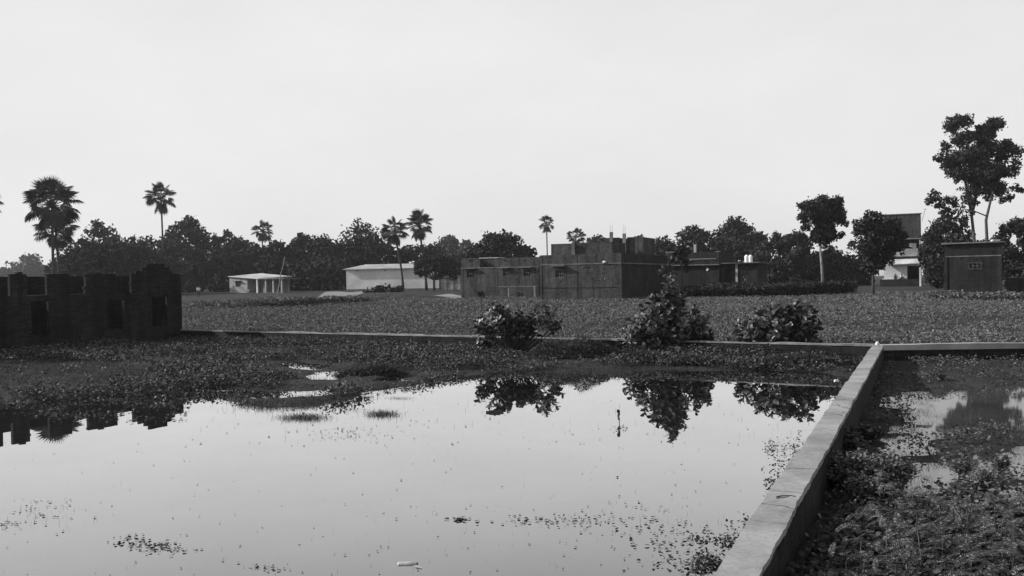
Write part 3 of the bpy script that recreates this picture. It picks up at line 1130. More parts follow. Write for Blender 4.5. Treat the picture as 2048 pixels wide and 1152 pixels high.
# ------------------------------------------------------------------ storeyed house on the right behind the tree
T = Facade(atY(1843, 571, 140), R(-25), float(atY(1843, 571, 140)[2]))
S = T.s
root = T.root('storeyed_house', 'tall narrow house with white ground floor and pale balcony half hidden by the dark tree', 'house')
xl = S(1768, 540)[0]
z = lambda py: S(1830, py)[1]
dx0, dx1 = S(1814.5, 545)[0], S(1839, 545)[0]
mb = MB()
mb.wall(xl, 0, z(558), z(527), 0, .25, [(dx0, dx1, z(558) - 1, z(531))])
mb.build('ground_floor_wall', MT['plaster'], root)
mb = MB(); mb.box(xl - .6, .1, -.9, 6, -.6, z(558) - .003, .01); mb.build('plinth', MT['brick_low'], root)
mb = MB(); mb.box(xl - .3, dx0 - .1, -.06, -.003, z(558), z(556.3)); mb.build('plinth_edge', MT['plaster'], root)
mb = MB(); mb.wall(.252, 7, -.6, z(428) - .04, -.25, 0, [], axis='y'); mb.wall(.252, 7, -.6, z(428) - .04, xl, xl + .25, [], axis='y')
mb.wall(xl + .26, -.26, -.6, z(428) - .05, 6.7, 6.95, [])
mb.wall(xl + .26, -.26, z(557), z(478), 2.6, 2.8, [(dx0 + .3, dx1 - .2, z(557) - 1, z(533))])
mb.wall(xl, 0, z(477) + .06, z(428), 0, .25, [(S(1789, 445)[0], S(1799, 445)[0], z(446), z(440))])
mb.build('wall', MT['brick'], root)
mb = MB(); mb.box(xl, 0, .0, 6.6, z(477) - .06, z(477) + .055); mb.build('floor_slab', MT['concrete'], root)
mb = MB(); mb.box(xl, 0, .3, 6.6, z(514) - .08, z(514) + .04); mb.build('floor_slab', MT['concrete'], root)
mb = MB(); mb.wall(xl, -.25, z(513) + .05, z(497), 0, .14, []); mb.build('balcony_wall', MT['plaster_old'], root)
m = MB()
m.quad((xl - .2, -1.1, z(528)), (.05, -1.1, z(526)), (.05, -.003, z(517)), (xl - .2, -.003, z(518)))
m.quad((xl - .2, -1.1, z(528) - .1), (xl - .2, -.003, z(518) - .1), (.05, -.003, z(517) - .1), (.05, -1.1, z(526) - .1))
m.quad((xl - .2, -1.1, z(528) - .1), (.05, -1.1, z(526) - .1), (.05, -1.1, z(526)), (xl - .2, -1.1, z(528)))
m.build('sloping_awning', MT['sheet'], root)
m = MB(); m.box(-.3, -.02, -.95, -.72, -.6, z(527.5), .004); m.build('pillar', MT['plaster'], root)
m = MB(); m.box(-.25, .0, .003, .2, z(513), z(478), .004); m.build('pillar', MT['plaster_old'], root)
m = MB(); m.box(xl - .15, .2, -.12, .35, z(428) + .004, z(428) + .12, .01); m.build('parapet_cap', MT['concrete_dark'], root)
m = MB(); x = S(1851, 440)[0]; m.tube([(x - .5, 3, z(440)), (x, 3, z(416))], .035, 5); m.box(x - .25, x + .15, 2.98, 3.02, z(417), z(416), 0); m.build('antenna', MT['metal'], root)
# cloth hung in the balcony opening
x = S(1825, 490)[0]
m = MB()
n = 8
for i in range(n):
    a, b = -.55 + 1.1 * i / n, -.55 + 1.1 * (i + 1) / n
    f_ = lambda t: -.05 + .05 * math.sin(t * 9)
    m.quad((a, f_(a), -.75 - a * .5), (b, f_(b), -.75 - b * .5), (b, f_(b), 0), (a, f_(a), 0))
pw = T.o + T.x * x + T.n * .9
c = m.build('hanging_cloth', MT['cloth_white'], None, False, (pw[0], pw[1], T.z0 + z(486)))
sm = c.modifiers.new('thickness', 'SOLIDIFY'); sm.thickness = .015
tag(c, 'white cloth hanging in the dark balcony opening of the tall house', 'cloth')

# ------------------------------------------------------------------ brick hut on the right
Hf = Facade(atY(1890, 585, 81), -ANG * 1.12, .36)
S = Hf.s
root = Hf.root('brick_hut', 'square brick hut with one small framed window, under the tallest tree', 'hut')
xr = S(2004, 540)[0]
ztop, zsl = S(1945, 487)[1], S(1945, 512)[1]
w = (S(1938, 530)[0], S(1962, 530)[0], S(1950, 537)[1], S(1950, 526)[1])
mb = MB()
mb.wall(0, xr, -.5, ztop, 0, .25, [w] + putlogs(.5, xr - .5, zsl - .3, 4))
mb.wall(.252, 5, -.5, ztop, xr - .25, xr, [], axis='y'); mb.wall(.252, 5, -.5, ztop, 0, .25, [], axis='y')
mb.wall(.26, xr - .26, -.5, ztop, 4.7, 4.95, [])
mb.build('wall', MT['brick_dark'], root)
mb = MB(); mb.box(-.25, xr + .25, -.3, 5.2, ztop + .004, ztop + .14, .03); mb.build('roof', MT['concrete_dark'], root)
mb = MB(); mb.box(.05, xr - .05, -.04, -.003, zsl - .05, zsl + .04, .004); mb.build('tie_band', MT['concrete_dark'], root)
fo = window(root, *w, -.1, 2, MT['brick'])
mb = MB(); mb.box(w[0] - .1, w[0], -.04, -.003, w[2] - .1, w[3] + .1); mb.box(w[1], w[1] + .1, -.04, -.003, w[2] - .1, w[3] + .1)
mb.box(w[0], w[1], -.04, -.003, w[3], w[3] + .1); mb.box(w[0], w[1], -.06, -.003, w[2] - .1, w[2]); mb.build('window_surround', MT['brick'], root)
for px in (1891, 2000):
    x = S(px, 540)[0]
    m = MB(); m.box(x - .12, x + .14, -.08, -.003, -.5, zsl - .06, .004); m.build('pilaster', MT['brick_low'], root)
# tiles lying on the hut roof
x, z = S(1990, 480, .5)
p = Hf.o + Hf.x * x + Hf.n * .5
m = MB()
for k in range(3):
    m.box(-.35 + .05 * k, .35 + .03 * k, -.2, .2, .05 * k + .002, .05 * k + .047, .012)
tag(m.build('stacked_slabs', MT['plaster'], None, False, (p[0], p[1], Hf.z0 + ztop + .16)), 'little stack of pale slabs lying on the roof of the brick hut', 'slabs')
# low compound wall right of the hut
W2 = Facade(atY(2006, 570, 80), -ANG, .36)
S = W2.s
root = W2.root('compound_wall', 'dark brick compound wall running out of view right of the brick hut', 'wall')
zt = S(2030, 556)[1]
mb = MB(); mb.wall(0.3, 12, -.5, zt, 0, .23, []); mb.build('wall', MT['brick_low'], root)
mb = MB(); mb.box(.3, 12, -.04, .27, zt + .003, zt + .06, .01); mb.build('coping', MT['concrete_dark'], root)
# low ruin wall behind the hedge, between the white-trunked tree and the houses
W3 = Facade(atY(1604, 580, 112), -ANG * .4)
S = W3.s
root = W3.root('low_ruin', 'low dark ruined brick wall behind the hedge, left of the white-trunked tree', 'wall')
zt = S(1620, 561)[1]
mb = MB(); mb.wall(0, S(1645, 570)[0], -.5, zt, 0, .3, [(1.2, 1.7, zt - .4, zt + 1)]); mb.build('wall', MT['brick_low'], root)
# ------------------------------------------------------------------ trees
def crown_leaves(blobs, n, size, shell=.5, gap=.40, flat=1.0, gap_=None, tv=CLUMP_V, tf=CLUMP_F):
    ext = []
    for b in blobs:
        br_ = np.array(b[1] if hasattr(b[1], '__len__') else (b[1],) * 3, float)
        ext.append((b[0], br_ * .86))
        for q_ in range(4):
            d_ = rand_dir(1)[0]
            ext.append((np.array(b[0]) + d_ * br_ * rng.uniform(.7, 1.05), br_ * rng.uniform(.26, .5)))
    blobs = ext
    c = np.array([b[0] for b in blobs], float)
    r = np.array([b[1] if hasattr(b[1], '__len__') else (b[1],) * 3 for b in blobs], float)
    w = (r[:, 0] * r[:, 2]); w = w / w.sum()
    k = rng.choice(len(blobs), n, p=w)
    d = rand_dir(n)
    rad = 1 - shell * rng.random(n) ** 1.6
    # knobbly surface: clusters of leaves push outward
    kn = fbm(d[:, 0] * 2.3 + k * 3.1, d[:, 1] * 2.3 + d[:, 2] * 1.7, 1.0, 6)
    rad *= .78 + .5 * kn
    rad = np.where(rng.random(n) < .07, rng.uniform(1.0, 1.4, n), rad)
    pos = c[k] + d * r[k] * rad[:, None]
    gs = size * 3.2
    if gap_ is not None: gap = gap_
    keep = (fbm(pos[:, 0] + 1.7 * pos[:, 1], pos[:, 2] + .6 * pos[:, 1], gs, 8) > gap) | (rng.random(n) < .12)
    pos, d, n = pos[keep], d[keep], int(keep.sum())
    nd = unit(d + rng.normal(0, .7, (n, 3)))
    td = unit(np.cross(nd, rand_dir(n)))
    td[:, 2] -= .25
    return inst(tv, tf, axes(unit(td), nd, size * rng.uniform(.55, 1.3, n)), pos)


def tree(px, top, wpx, Y, label, group=None, low=.25, n=2400, leaf=.5, mat='leaf_far', bark='bark', nb=13, name='broadleaf_tree',
         fork=None, blobs=None, cat='tree', squash=1.0, lean=0.0, baserow=None, tr=None, gap=None, limbs=16):
    p = atY(px, 560, Y)
    x, y = float(p[0]), float(p[1])
    zg = gz1(x, y)
    if baserow is not None:
        zg = min(zg, float(atY(px, baserow, Y)[2]))
    m = Y / FPX
    zt = float(atY(px, top, Y)[2]) - zg
    Rr = wpx * m / 2
    bl = []
    if blobs is None:
        zb = zt * low
        cz, hz = (zt + zb) / 2, (zt - zb) / 2
        bl.append(((random.uniform(-.15, .15) * Rr, 0, zt - Rr * .34), Rr * .36))
        for i in range(nb):
            a = 2.4 * i + random.uniform(-.4, .4)
            t = (i + .5) / nb
            q = math.sqrt(max(0.05, 1 - (2 * t - 1) ** 2))
            rr = Rr * random.choice((.2, .26, .32, .42, .46)) * random.uniform(.85, 1.1)
            ro = (Rr - rr * .7) * q * random.uniform(.6, 1.12)
            bl.append(((ro * math.cos(a), ro * math.sin(a) * .9, cz + (2 * t - 1) * (hz - rr * .6)), (rr, rr, rr * .8 * squash)))
    else:
        for (bx, by, br) in blobs:
            q = atY(bx, by, Y)
            r_ = br * m
            for dy in ((-.5, .55) if br > 14 else (0,)):
                bl.append(((float(q[0]) - x + random.uniform(-.2, .2) * r_, dy * r_ * random.uniform(.6, 1.3), float(q[2]) - zg), (r_, r_, r_ * .88 * squash)))
    root = E(name, (x, y, zg), 0, label, cat, group)
    fz = zt * (low * .9 if fork is None else fork)
    tr = tr or max(.10, zt * .017)
    mb = MB()
    mb.tube([(0, 0, -.3), (lean * .3, 0, fz * .5), (lean, .02, fz)], [tr * 1.25, tr, tr * .8], 8)
    for b in bl[:limbs]:
        c = np.array(b[0])
        mid = np.array([c[0] * .45 + lean * .5, c[1] * .45, fz + (c[2] - fz) * .55])
        if c[2] > fz:
            mb.tube([(lean, .02, fz - .1), mid, c], [tr * .6, tr * .38, tr * .12], 5, False)
    mb.build('trunk', MT[bark], root, True)
    v, f = crown_leaves(bl, n, leaf, gap_=gap)
    M('crown', v, f, MT[mat], root)
    return root


GB = 'trees of the wood behind the village'
# (px, top row, width px, distance, low, leaves, material, label)
WOOD = [
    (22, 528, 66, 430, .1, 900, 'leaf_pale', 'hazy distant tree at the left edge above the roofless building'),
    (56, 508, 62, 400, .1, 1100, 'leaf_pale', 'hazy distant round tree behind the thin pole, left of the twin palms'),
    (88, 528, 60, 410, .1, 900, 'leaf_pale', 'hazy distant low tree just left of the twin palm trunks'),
    (142, 512, 70, 150, .1, 1500, 'leaf_far', 'low bushy tree just right of the twin palm trunks'),
    (172, 478, 90, 135, .12, 2200, 'leaf_far', 'broad tree right beside the twin palms, below the bushy pale-topped tree'),
    (203, 444, 66, 150, .2, 1600, 'leaf_pale', 'taller tree with gaps in its top, first above the wood right of the twin palms'),
    (232, 478, 90, 140, .12, 2200, 'leaf_far', 'mid-height tree left of the slim single palm'),
    (276, 470, 80, 145, .1, 2200, 'leaf_pale', 'feathery tree directly left of the slim single palm'),
    (300, 500, 110, 150, .05, 2600, 'leaf_far', 'dense dark tree in front, above the stepped brick stack'),
    (345, 472, 80, 172, .05, 2200, 'leaf_far', 'dense tree at the foot of the slim single palm'),
    (372, 436, 72, 178, .15, 2200, 'leaf_far', 'tree with a bare twig sticking out of its pointed top'),
    (405, 462, 60, 182, .1, 1700, 'leaf_far', 'round-shouldered tree right of the one with the bare twig'),
    (455, 463, 48, 190, .15, 1400, 'leaf_far', 'small round-topped tree between the bare-twig tree and the bushy-headed palm'),
    (487, 476, 60, 180, .1, 1600, 'leaf_far', 'flat-topped tree just left of the bushy-headed palm'),
    (420, 500, 100, 172, .05, 2600, 'leaf_mid', 'wide dark tree behind the left side of the small house'),
    (508, 492, 90, 176, .05, 2400, 'leaf_mid', 'dark tree right behind the roof of the small house'),
    (556, 480, 64, 170, .08, 1800, 'leaf_far', 'flat-topped tree right of the bushy-headed palm'),
    (606, 468, 60, 178, .15, 1700, 'leaf_pale', 'pale-topped tree midway between small house and warehouse'),
    (575, 505, 90, 172, .04, 2400, 'leaf_mid', 'dark tree behind the leaning bamboo pole'),
    (650, 474, 70, 175, .08, 2000, 'leaf_far', 'dense tree behind the left end of the warehouse'),
    (640, 515, 90, 165, .04, 2200, 'leaf_mid', 'low dark tree left of the warehouse wall'),
    (690, 482, 60, 185, .05, 1800, 'leaf_far', 'dense tree above the left corner of the warehouse roof'),
    (728, 446, 76, 185, .3, 1500, 'leaf_far', 'loose tall tree with sky gaps above the warehouse roof'),
    (752, 480, 80, 190, .04, 2000, 'leaf_mid', 'dark tree filling in behind the left one of the curved palms'),
    (815, 492, 70, 190, .04, 1800, 'leaf_mid', 'dark tree filling in between the two curved palms'),
    (862, 490, 60, 195, .05, 1500, 'leaf_far', 'low tree right of the right curved palm'),
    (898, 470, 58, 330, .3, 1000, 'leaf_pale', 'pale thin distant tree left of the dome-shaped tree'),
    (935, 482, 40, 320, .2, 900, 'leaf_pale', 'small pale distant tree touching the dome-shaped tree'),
    (905, 512, 70, 150, .1, 1700, 'leaf_far', 'low tree behind the compound wall panels'),
    (955, 490, 60, 160, .1, 1500, 'leaf_far', 'low tree above the left end of the lower brick house'),
    (1002, 463, 104, 150, .08, 3600, 'leaf_mid', 'dense dome-shaped tree above the lower brick house'),
    (1052, 492, 40, 160, .1, 1000, 'leaf_mid', 'small dark tree between the dome-shaped tree and the lone palm'),
    (1195, 470, 46, 230, .2, 1200, 'leaf_far', 'small tree right of the low palm, behind the upper storey'),
    (1280, 470, 40, 220, .2, 900, 'leaf_far', 'small wispy tree behind the rooftop columns'),
    (1326, 476, 62, 170, .1, 1800, 'leaf_far', 'rounded tree right of the unfinished upper floor'),
    (1392, 451, 60, 165, .35, 1500, 'leaf_far', 'tall loose tree behind the pale rooftop column'),
    (1440, 470, 66, 175, .1, 1800, 'leaf_far', 'dense tree between the pale column tree and the flat-crowned one'),
    (1472, 436, 58, 180, .45, 1500, 'leaf_far', 'flat-crowned tree that tops the wood right of the houses'),
    (1478, 478, 60, 172, .06, 1700, 'leaf_mid', 'dark tree under the flat-crowned one, behind the water tanks'),
    (1510, 462, 44, 185, .15, 1200, 'leaf_far', 'slim pointed tree right of the flat-crowned one'),
    (1552, 464, 54, 160, .08, 1900, 'leaf_mid', 'dense dark tree right of the water tanks, left one of two alike'),
    (1590, 462, 54, 158, .08, 1900, 'leaf_mid', 'dense dark tree left of the white-trunked tree'),
    (1525, 505, 70, 150, .04, 2000, 'leaf_mid', 'low dark tree right behind the water tanks roof'),
    (1615, 500, 70, 165, .05, 1800, 'leaf_mid', 'low dark tree behind the white-trunked tree on its left'),
    (1665, 500, 60, 160, .05, 1700, 'leaf_mid', 'low dark tree behind the white-trunked tree on its right'),
    (1705, 512, 60, 162, .05, 1700, 'leaf_mid', 'low dark tree left of the dark tree by the tall house'),
    (1895, 430, 80, 118, .1, 3000, 'leaf_mid', 'dense dark tree rising behind the left corner of the brick hut'),
    (1868, 470, 50, 125, .06, 1900, 'leaf_mid', 'narrow dark tree between the tall house and the brick hut'),
    (2035, 436, 70, 105, .06, 3200, 'leaf_mid', 'dense dark tree at the right edge beside the brick hut'),
    (1985, 474, 70, 140, .06, 1800, 'leaf_mid', 'low dark tree showing just above the roof of the brick hut'),
]
for (px, top, w_, Y, low, n, mt, lab) in WOOD:
    far = Y > 300
    tree(px, top, w_ * (1.1 if far else 1.45), Y, lab, GB, low * .6 if low < .2 else low, int(n * 2.2), .0030 * Y * random.uniform(.85, 1.1), mt, nb=24)

# undergrowth along the foot of the wood
k = 0
BUSH = [(385, 565, 60, 168, 'left of the small house'), (440, 560, 50, 166, 'touching the left wall of the small house'), (592, 562, 50, 165, 'right of the small house porch'),
        (632, 560, 60, 165, 'midway from the porch to the warehouse'), (668, 562, 50, 162, 'at the left corner of the warehouse'), (1545, 548, 60, 130, 'right of the low house behind the hedge'),
        (1582, 555, 50, 125, 'behind the low ruined wall'), (1690, 545, 60, 158, 'right of the white trunk'), (1720, 555, 50, 160, 'under the dark tree by the tall house'),
        (1560, 545, 36, 118, 'light-leaved and rounded, behind the right end of the hedge'), (1872, 540, 40, 120, 'between the tall house and the brick hut'), (2040, 548, 60, 98, 'at the right edge beyond the compound wall')]
for (px, top, w_, Y, where) in BUSH:
    tree(px, top, w_, Y, 'dark leafy bush ' + where, 'bushes along the foot of the wood', .0, 1300, .003 * Y, 'leaf_mid', 'bark', 8, 'leafy_bush', cat='bush')

# single trees in front
tree(1646, 390, 100, 100, 'lone tree with a pale whitish trunk and a lopsided round crown', None, n=17000, leaf=.21, mat='leaf_mid', bark='bark_pale', fork=.5, lean=-.3, tr=.15, gap=.44, limbs=8,
     blobs=[(1640, 408, 20), (1618, 412, 16), (1668, 408, 18), (1610, 432, 15), (1640, 430, 22), (1672, 428, 16), (1612, 455, 9), (1650, 452, 20), (1684, 440, 9), (1690, 446, 7),
            (1638, 472, 16), (1664, 470, 15), (1682, 468, 8), (1650, 488, 13), (1630, 484, 8)])
tree(1746, 418, 120, 84, 'dark full tree with a dark trunk standing in front of the tall house', None, n=17000, leaf=.19, mat='leaf_mid', bark='bark', fork=.3, tr=.12, gap=.43, limbs=8,
     blobs=[(1738, 430, 14), (1757, 436, 11), (1730, 448, 16), (1760, 455, 20), (1785, 450, 16), (1796, 470, 15), (1712, 462, 10), (1740, 472, 22), (1770, 480, 24), (1796, 490, 16),
            (1708, 490, 13), (1734, 500, 20), (1770, 508, 20), (1745, 525, 18), (1782, 524, 7), (1738, 540, 7)])
tree(1955, 232, 190, 108, 'tallest tree, twin-trunked with a high ragged crown above the brick hut', None, n=44000, leaf=.22, mat='leaf_far', bark='bark', fork=.42, tr=.2, lean=-.6, gap=.45, limbs=7,
     blobs=[(1912, 245, 18), (1935, 240, 14), (1898, 262, 14), (1990, 248, 16), (1975, 262, 18), (1955, 275, 20), (1925, 280, 18), (1895, 295, 12), (1882, 315, 14), (1910, 315, 20),
            (1945, 310, 26), (1980, 300, 24), (2010, 305, 20), (2038, 300, 12), (1920, 345, 18), (1950, 345, 26), (1985, 340, 26), (2020, 345, 14), (2028, 375, 9), (1960, 375, 20),
            (1930, 385, 14), (1995, 375, 18), (2018, 395, 8), (1980, 395, 10), (1870, 392, 13), (1880, 410, 10), (1858, 402, 8), (1905, 400, 13), (1918, 418, 12), (1895, 425, 12), (1940, 400, 12), (1950, 405, 9), (2005, 400, 9), (2030, 330, 14), (2040, 380, 7), (1900, 335, 12), (1940, 425, 9), (1925, 440, 9)])
# its second, bare-stemmed trunk
q0, q1, q2 = atY(1972, 585, 106), atY(1972, 440, 106), atY(1984, 390, 107)
mb = MB()
r0 = bpy.data.objects['broadleaf_tree'] if False else None
big = [o for o in bpy.data.objects if o.get('label', '').startswith('tallest tree')][0]
lo = np.array(big.location)
mb.tube([np.array([q0[0], q0[1], gz1(q0[0], q0[1]) - .2]) - lo, (atY(1975, 500, 106) - lo), (q1 - lo), (q2 - lo), (atY(1975, 350, 107) - lo)], [.22, .19, .16, .12, .07], 8)
mb.tube([(atY(1973, 432, 106) - lo), (atY(1948, 422, 106.5) - lo), (atY(1925, 424, 107) - lo)], [.08, .07, .04], 6)
mb.build('trunk', MT['wood'], big, True)

# acacia in front of the warehouse
tree(868, 510, 96, 138, 'spreading thorn tree with a forked trunk at the right end of the warehouse', None, n=7000, leaf=.3, mat='leaf_far', bark='bark', fork=.32, tr=.2,
     blobs=[(858, 522, 14), (880, 518, 15), (900, 522, 13), (838, 530, 11), (870, 534, 17), (895, 538, 16), (912, 545, 10), (852, 545, 10), (880, 550, 9), (908, 556, 9), (835, 545, 7), (840, 550, 4)], squash=.7)
# dark crown in front of the low house
tree(1365, 490, 40, 94, 'small dark tree against the wall of the long shaded house', None, .62, 1600, .25, 'leaf_mid', 'bark', 8, tr=.08)
# bare twig over the tree top
q = atY(392, 432, 178)
mb = MB()
a, b_ = atY(370, 444, 178), atY(394, 431, 177)
mb.tube([a - a, (atY(380, 439, 177.6) - a), (atY(387, 433, 177.4) - a), b_ - a], [.07, .055, .04, .02], 5)
mb.tube([(atY(380, 439, 177.6) - a), (atY(377, 434, 177.4) - a)], [.035, .015], 4)
mb.tube([(0, 0, 0), (0, .3, -12.0)], [.09, .14], 6)
for o in list(bpy.data.objects):
    if o.get('label', '').startswith('tree with a bare twig'):
        mb.build('bare_branch', MT['bark'], o, True, tuple(a - np.array(o.location)))

# ------------------------------------------------------------------ palmyra palms
def fan_template(nseg=22, ang=R(142)):
    v, f = [(0, 0, 0)], []
    for i in range(nseg):
        t0 = -ang + 2 * ang * i / nseg
        t1 = -ang + 2 * ang * (i + 1) / nseg
        tm = (t0 + t1) / 2
        b = len(v)
        rt = 1.0 - .12 * abs(tm) / ang
        zz = .05 * (-1) ** i
        dr = -.22
        v += [(.52 * math.sin(t0), .52 * math.cos(t0), zz), (.56 * math.sin(tm), .56 * math.cos(tm), .05), (rt * math.sin(tm), rt * math.cos(tm), dr), (.52 * math.sin(t1), .52 * math.cos(t1), -zz)]
        f += [(0, b, b + 1), (0, b + 1, b + 3), (b, b + 2, b + 1), (b + 1, b + 2, b + 3)]
    return np.array(v), [np.array(f)]


FV, FF = fan_template()


def palm(base, crownc, cr, label, group='fan palms', dead=8, nf=44, lowfill=.5, curve=0.0, Yd=None, tr=.17):
    """base (px,row or None), crown centre (px,row), crown radius in px"""
    Y = Yd
    pb = atY(base[0], base[1], Y)
    x, y = float(pb[0]), float(pb[1])
    zg = gz1(x, y)
    c = atY(crownc[0], crownc[1], Y) - np.array([x, y, zg])
    m = Y / FPX
    r = cr * m
    root = E('palm_tree', (x, y, zg), 0, label, 'palm', group)
    mb = MB()
    pts, rad = [], []
    for i in range(9):
        t = i / 8
        pts.append((c[0] * (t + curve * math.sin(math.pi * t) * (1 - t)) , .0, -.2 + (c[2] + .2) * t))
        rad.append(tr * (1.5 - .55 * min(1, t * 4)) * (1 - .18 * t))
    mb.tube(pts, rad, 8)
    mb.build('trunk', MT['bark'], root, True)
    d = []
    i = 0
    while len(d) < nf:
        i += 1
        q = rand_dir(1)[0]
        if (q[2] > .12 or -.5 < q[2] < -.12 and random.random() < .75 or random.random() < lowfill * .12) and (not d or min(np.linalg.norm(np.array(d) - q, axis=1)) > .42 - .0009 * i):
            d.append(q)
    d = np.array(d)
    d[:, 2] = np.where(d[:, 2] > -.2, d[:, 2], d[:, 2])
    pet = r * rng.uniform(.55, .68, nf)
    s = r * rng.uniform(.33, .42, nf)
    pos = c[None] + d * pet[:, None]
    fd = unit(d + np.array([0, 0, -.22]))
    nh = unit(rng.normal(0, .5, (nf, 3)) + np.array([0, 0, 1.0]) - fd * .3)
    parts = [inst(FV, FF, axes(fd, nh, s), pos)]
    M('crown', *join(parts), MT['palm'], root)
    st = MB()
    for k in range(nf):
        mid = c + d[k] * pet[k] * .5 + np.array([0, 0, .05 * r])
        st.tube([c + np.array([0, 0, -.1]), mid, pos[k]], [.06, .04, .03], 4, False)
    st.build('petioles', MT['stem'], root)
    if dead:
        a = rng.uniform(0, 2 * math.pi, dead)
        dd = unit(np.stack([np.cos(a) * .55, np.sin(a) * .55, -np.ones(dead)], 1) + rng.normal(0, .18, (dead, 3)))
        ps = c[None] + np.stack([np.cos(a), np.sin(a), np.zeros(dead)], 1) * r * .12 + np.array([0, 0, -.35 * r])
        ps = ps + dd * r * rng.uniform(.0, .35, dead)[:, None]
        parts = [inst(FV, FF, axes(dd, unit(np.stack([np.cos(a), np.sin(a), np.zeros(dead) + .3], 1)), r * rng.uniform(.32, .45, dead)), ps)]
        M('dead_leaf_skirt', *join(parts), MT['palm_dead'], root)
    return root


palm((108, 632), (104, 410), 60, 'taller one of the twin palms above the roofless building, with a wide round head', dead=5, Yd=99, nf=40)
palm((124, 632), (112, 462), 44, 'shorter one of the twin palms, its head tucked under the taller one', dead=10, Yd=102, nf=34, lowfill=1.0)
palm((-32, 632), (-48, 408), 52, 'palm outside the left edge with only its frond tips showing', dead=4, Yd=99)
palm((330, 590), (322, 396), 35, 'slim single palm rising from the wood on the left', dead=9, Yd=150, nf=28, lowfill=.6)
palm((524, 575), (525, 462), 25, 'bushy-headed palm sticking out of the wood behind the small house', dead=9, Yd=195, nf=24)
palm((806, 584), (789, 462), 31, 'left one of the two curved palms in front of the warehouse, with a drooping skirt', dead=16, Yd=146, nf=28, curve=-.35, tr=.2)
palm((853, 585), (838, 450), 33, 'right, taller one of the two curved palms in front of the warehouse', dead=14, Yd=144, nf=30, curve=-.25, tr=.2)
palm((1096, 560), (1093, 448), 20, 'lone thin palm against the sky above the lower brick house', dead=9, Yd=235, nf=22, tr=.2)
palm((1152, 560), (1152, 474), 22, 'low palm with its head just above the unfinished upper storey', dead=4, Yd=215, nf=22)

# ------------------------------------------------------------------ leafy waxy shrubs
def wax_shrub(px, base, Y, blobs, label, ntip, leaf=.22):
    ntip = int(ntip * 1.0)
    p = atY(px, base, Y)
    x, y = float(p[0]), float(p[1])
    zg = gz1(x, y)
    root = E('waxy_leaf_shrub', (x, y, zg), 0, label, 'shrub', 'broad-leaved shrubs along the low wall')
    m = Y / FPX
    bl = []
    for (bx, by, rx, ry) in blobs:
        rx *= 1.08; ry *= 1.04
        q = atY(bx, by, Y)
        bl.append((np.array([q[0] - x, 0, q[2] - zg]), np.array([rx * m, min(rx * m, .75), ry * m])))
    wts = np.array([b[1][0] * b[1][2] for b in bl]); wts /= wts.sum()
    stems = MB()
    pos, dirs, nh, sc = [], [], [], []
    for i in range(ntip):
        b = bl[rng.choice(len(bl), p=wts)]
        d = rand_dir(1)[0]
        tip = b[0] + d * b[1] * (rng.random() ** .3) * rng.choice([.9, 1.0, 1.1, 1.28])
        tip[2] = max(tip[2], .12)
        a = rng.uniform(0, 2 * math.pi)
        st = np.array([tip[0] * .18 + .08 * math.cos(a), tip[1] * .2 + .08 * math.sin(a), 0.0])
        mid = np.array([tip[0] * .55, tip[1] * .55, tip[2] * .42]) + rng.normal(0, .04, 3)
        stems.tube([st, mid, tip], [.013, .009, .006], 4, False)
        ax = unit((tip - mid) + np.array([0, 0, .15]))
        nl = rng.integers(6, 10)
        for k in range(nl):
            t = k / nl
            ang = k * 1.62 + (k % 2) * math.pi + a
            e1 = unit(np.cross(ax, [.3, .5, .8])); e2 = np.cross(ax, e1)
            rad = e1 * math.cos(ang) + e2 * math.sin(ang)
            lift = .45 + 1.0 * t
            pos.append(tip - ax * .30 * (1 - t))
            dirs.append(unit(rad + ax * lift + rng.normal(0, .15, 3)))
            nh.append(unit(ax * .45 - rad * .9 + rng.normal(0, .3, 3)))
            sc.append(leaf * (1.1 - .45 * t) * rng.uniform(.75, 1.15))
    stems.build('stems', MT['stem'], root)
    v, f = inst(OBO_V, OBO_F, axes(np.array(dirs), np.array(nh), np.array(sc)), np.array(pos))
    M('leaves', v, f, MT['calo'], root, True)
    return root


wax_shrub(1030, 706, 28.0, [(985, 640, 34, 30), (962, 665, 16, 30), (965, 690, 14, 18), (1040, 645, 30, 22), (1085, 635, 34, 27), (1112, 650, 14, 16), (1090, 612, 14, 8), (1000, 615, 14, 8), (1052, 640, 26, 20), (1015, 635, 24, 22)],
          'left, double-headed leafy shrub in front of the low brick wall', 150)
wax_shrub(1335, 712, 27.0, [(1340, 578, 18, 20), (1328, 600, 26, 20), (1352, 600, 24, 20), (1335, 618, 40, 28), (1310, 640, 48, 24), (1370, 645, 44, 26), (1275, 668, 32, 16), (1335, 675, 60, 24), (1400, 668, 26, 22), (1340, 698, 60, 10), (1390, 612, 14, 8)],
          'tallest, cone-shaped leafy shrub in the middle of the low wall', 290)
wax_shrub(1560, 714, 26.2, [(1570, 612, 24, 14), (1545, 630, 40, 22), (1600, 625, 34, 28), (1500, 655, 36, 24), (1555, 660, 50, 26), (1615, 660, 26, 36), (1480, 675, 20, 14), (1560, 692, 60, 16), (1640, 680, 16, 26), (1520, 615, 12, 8)],
          'right, dome-shaped leafy shrub nearest the corner of the low walls', 210)

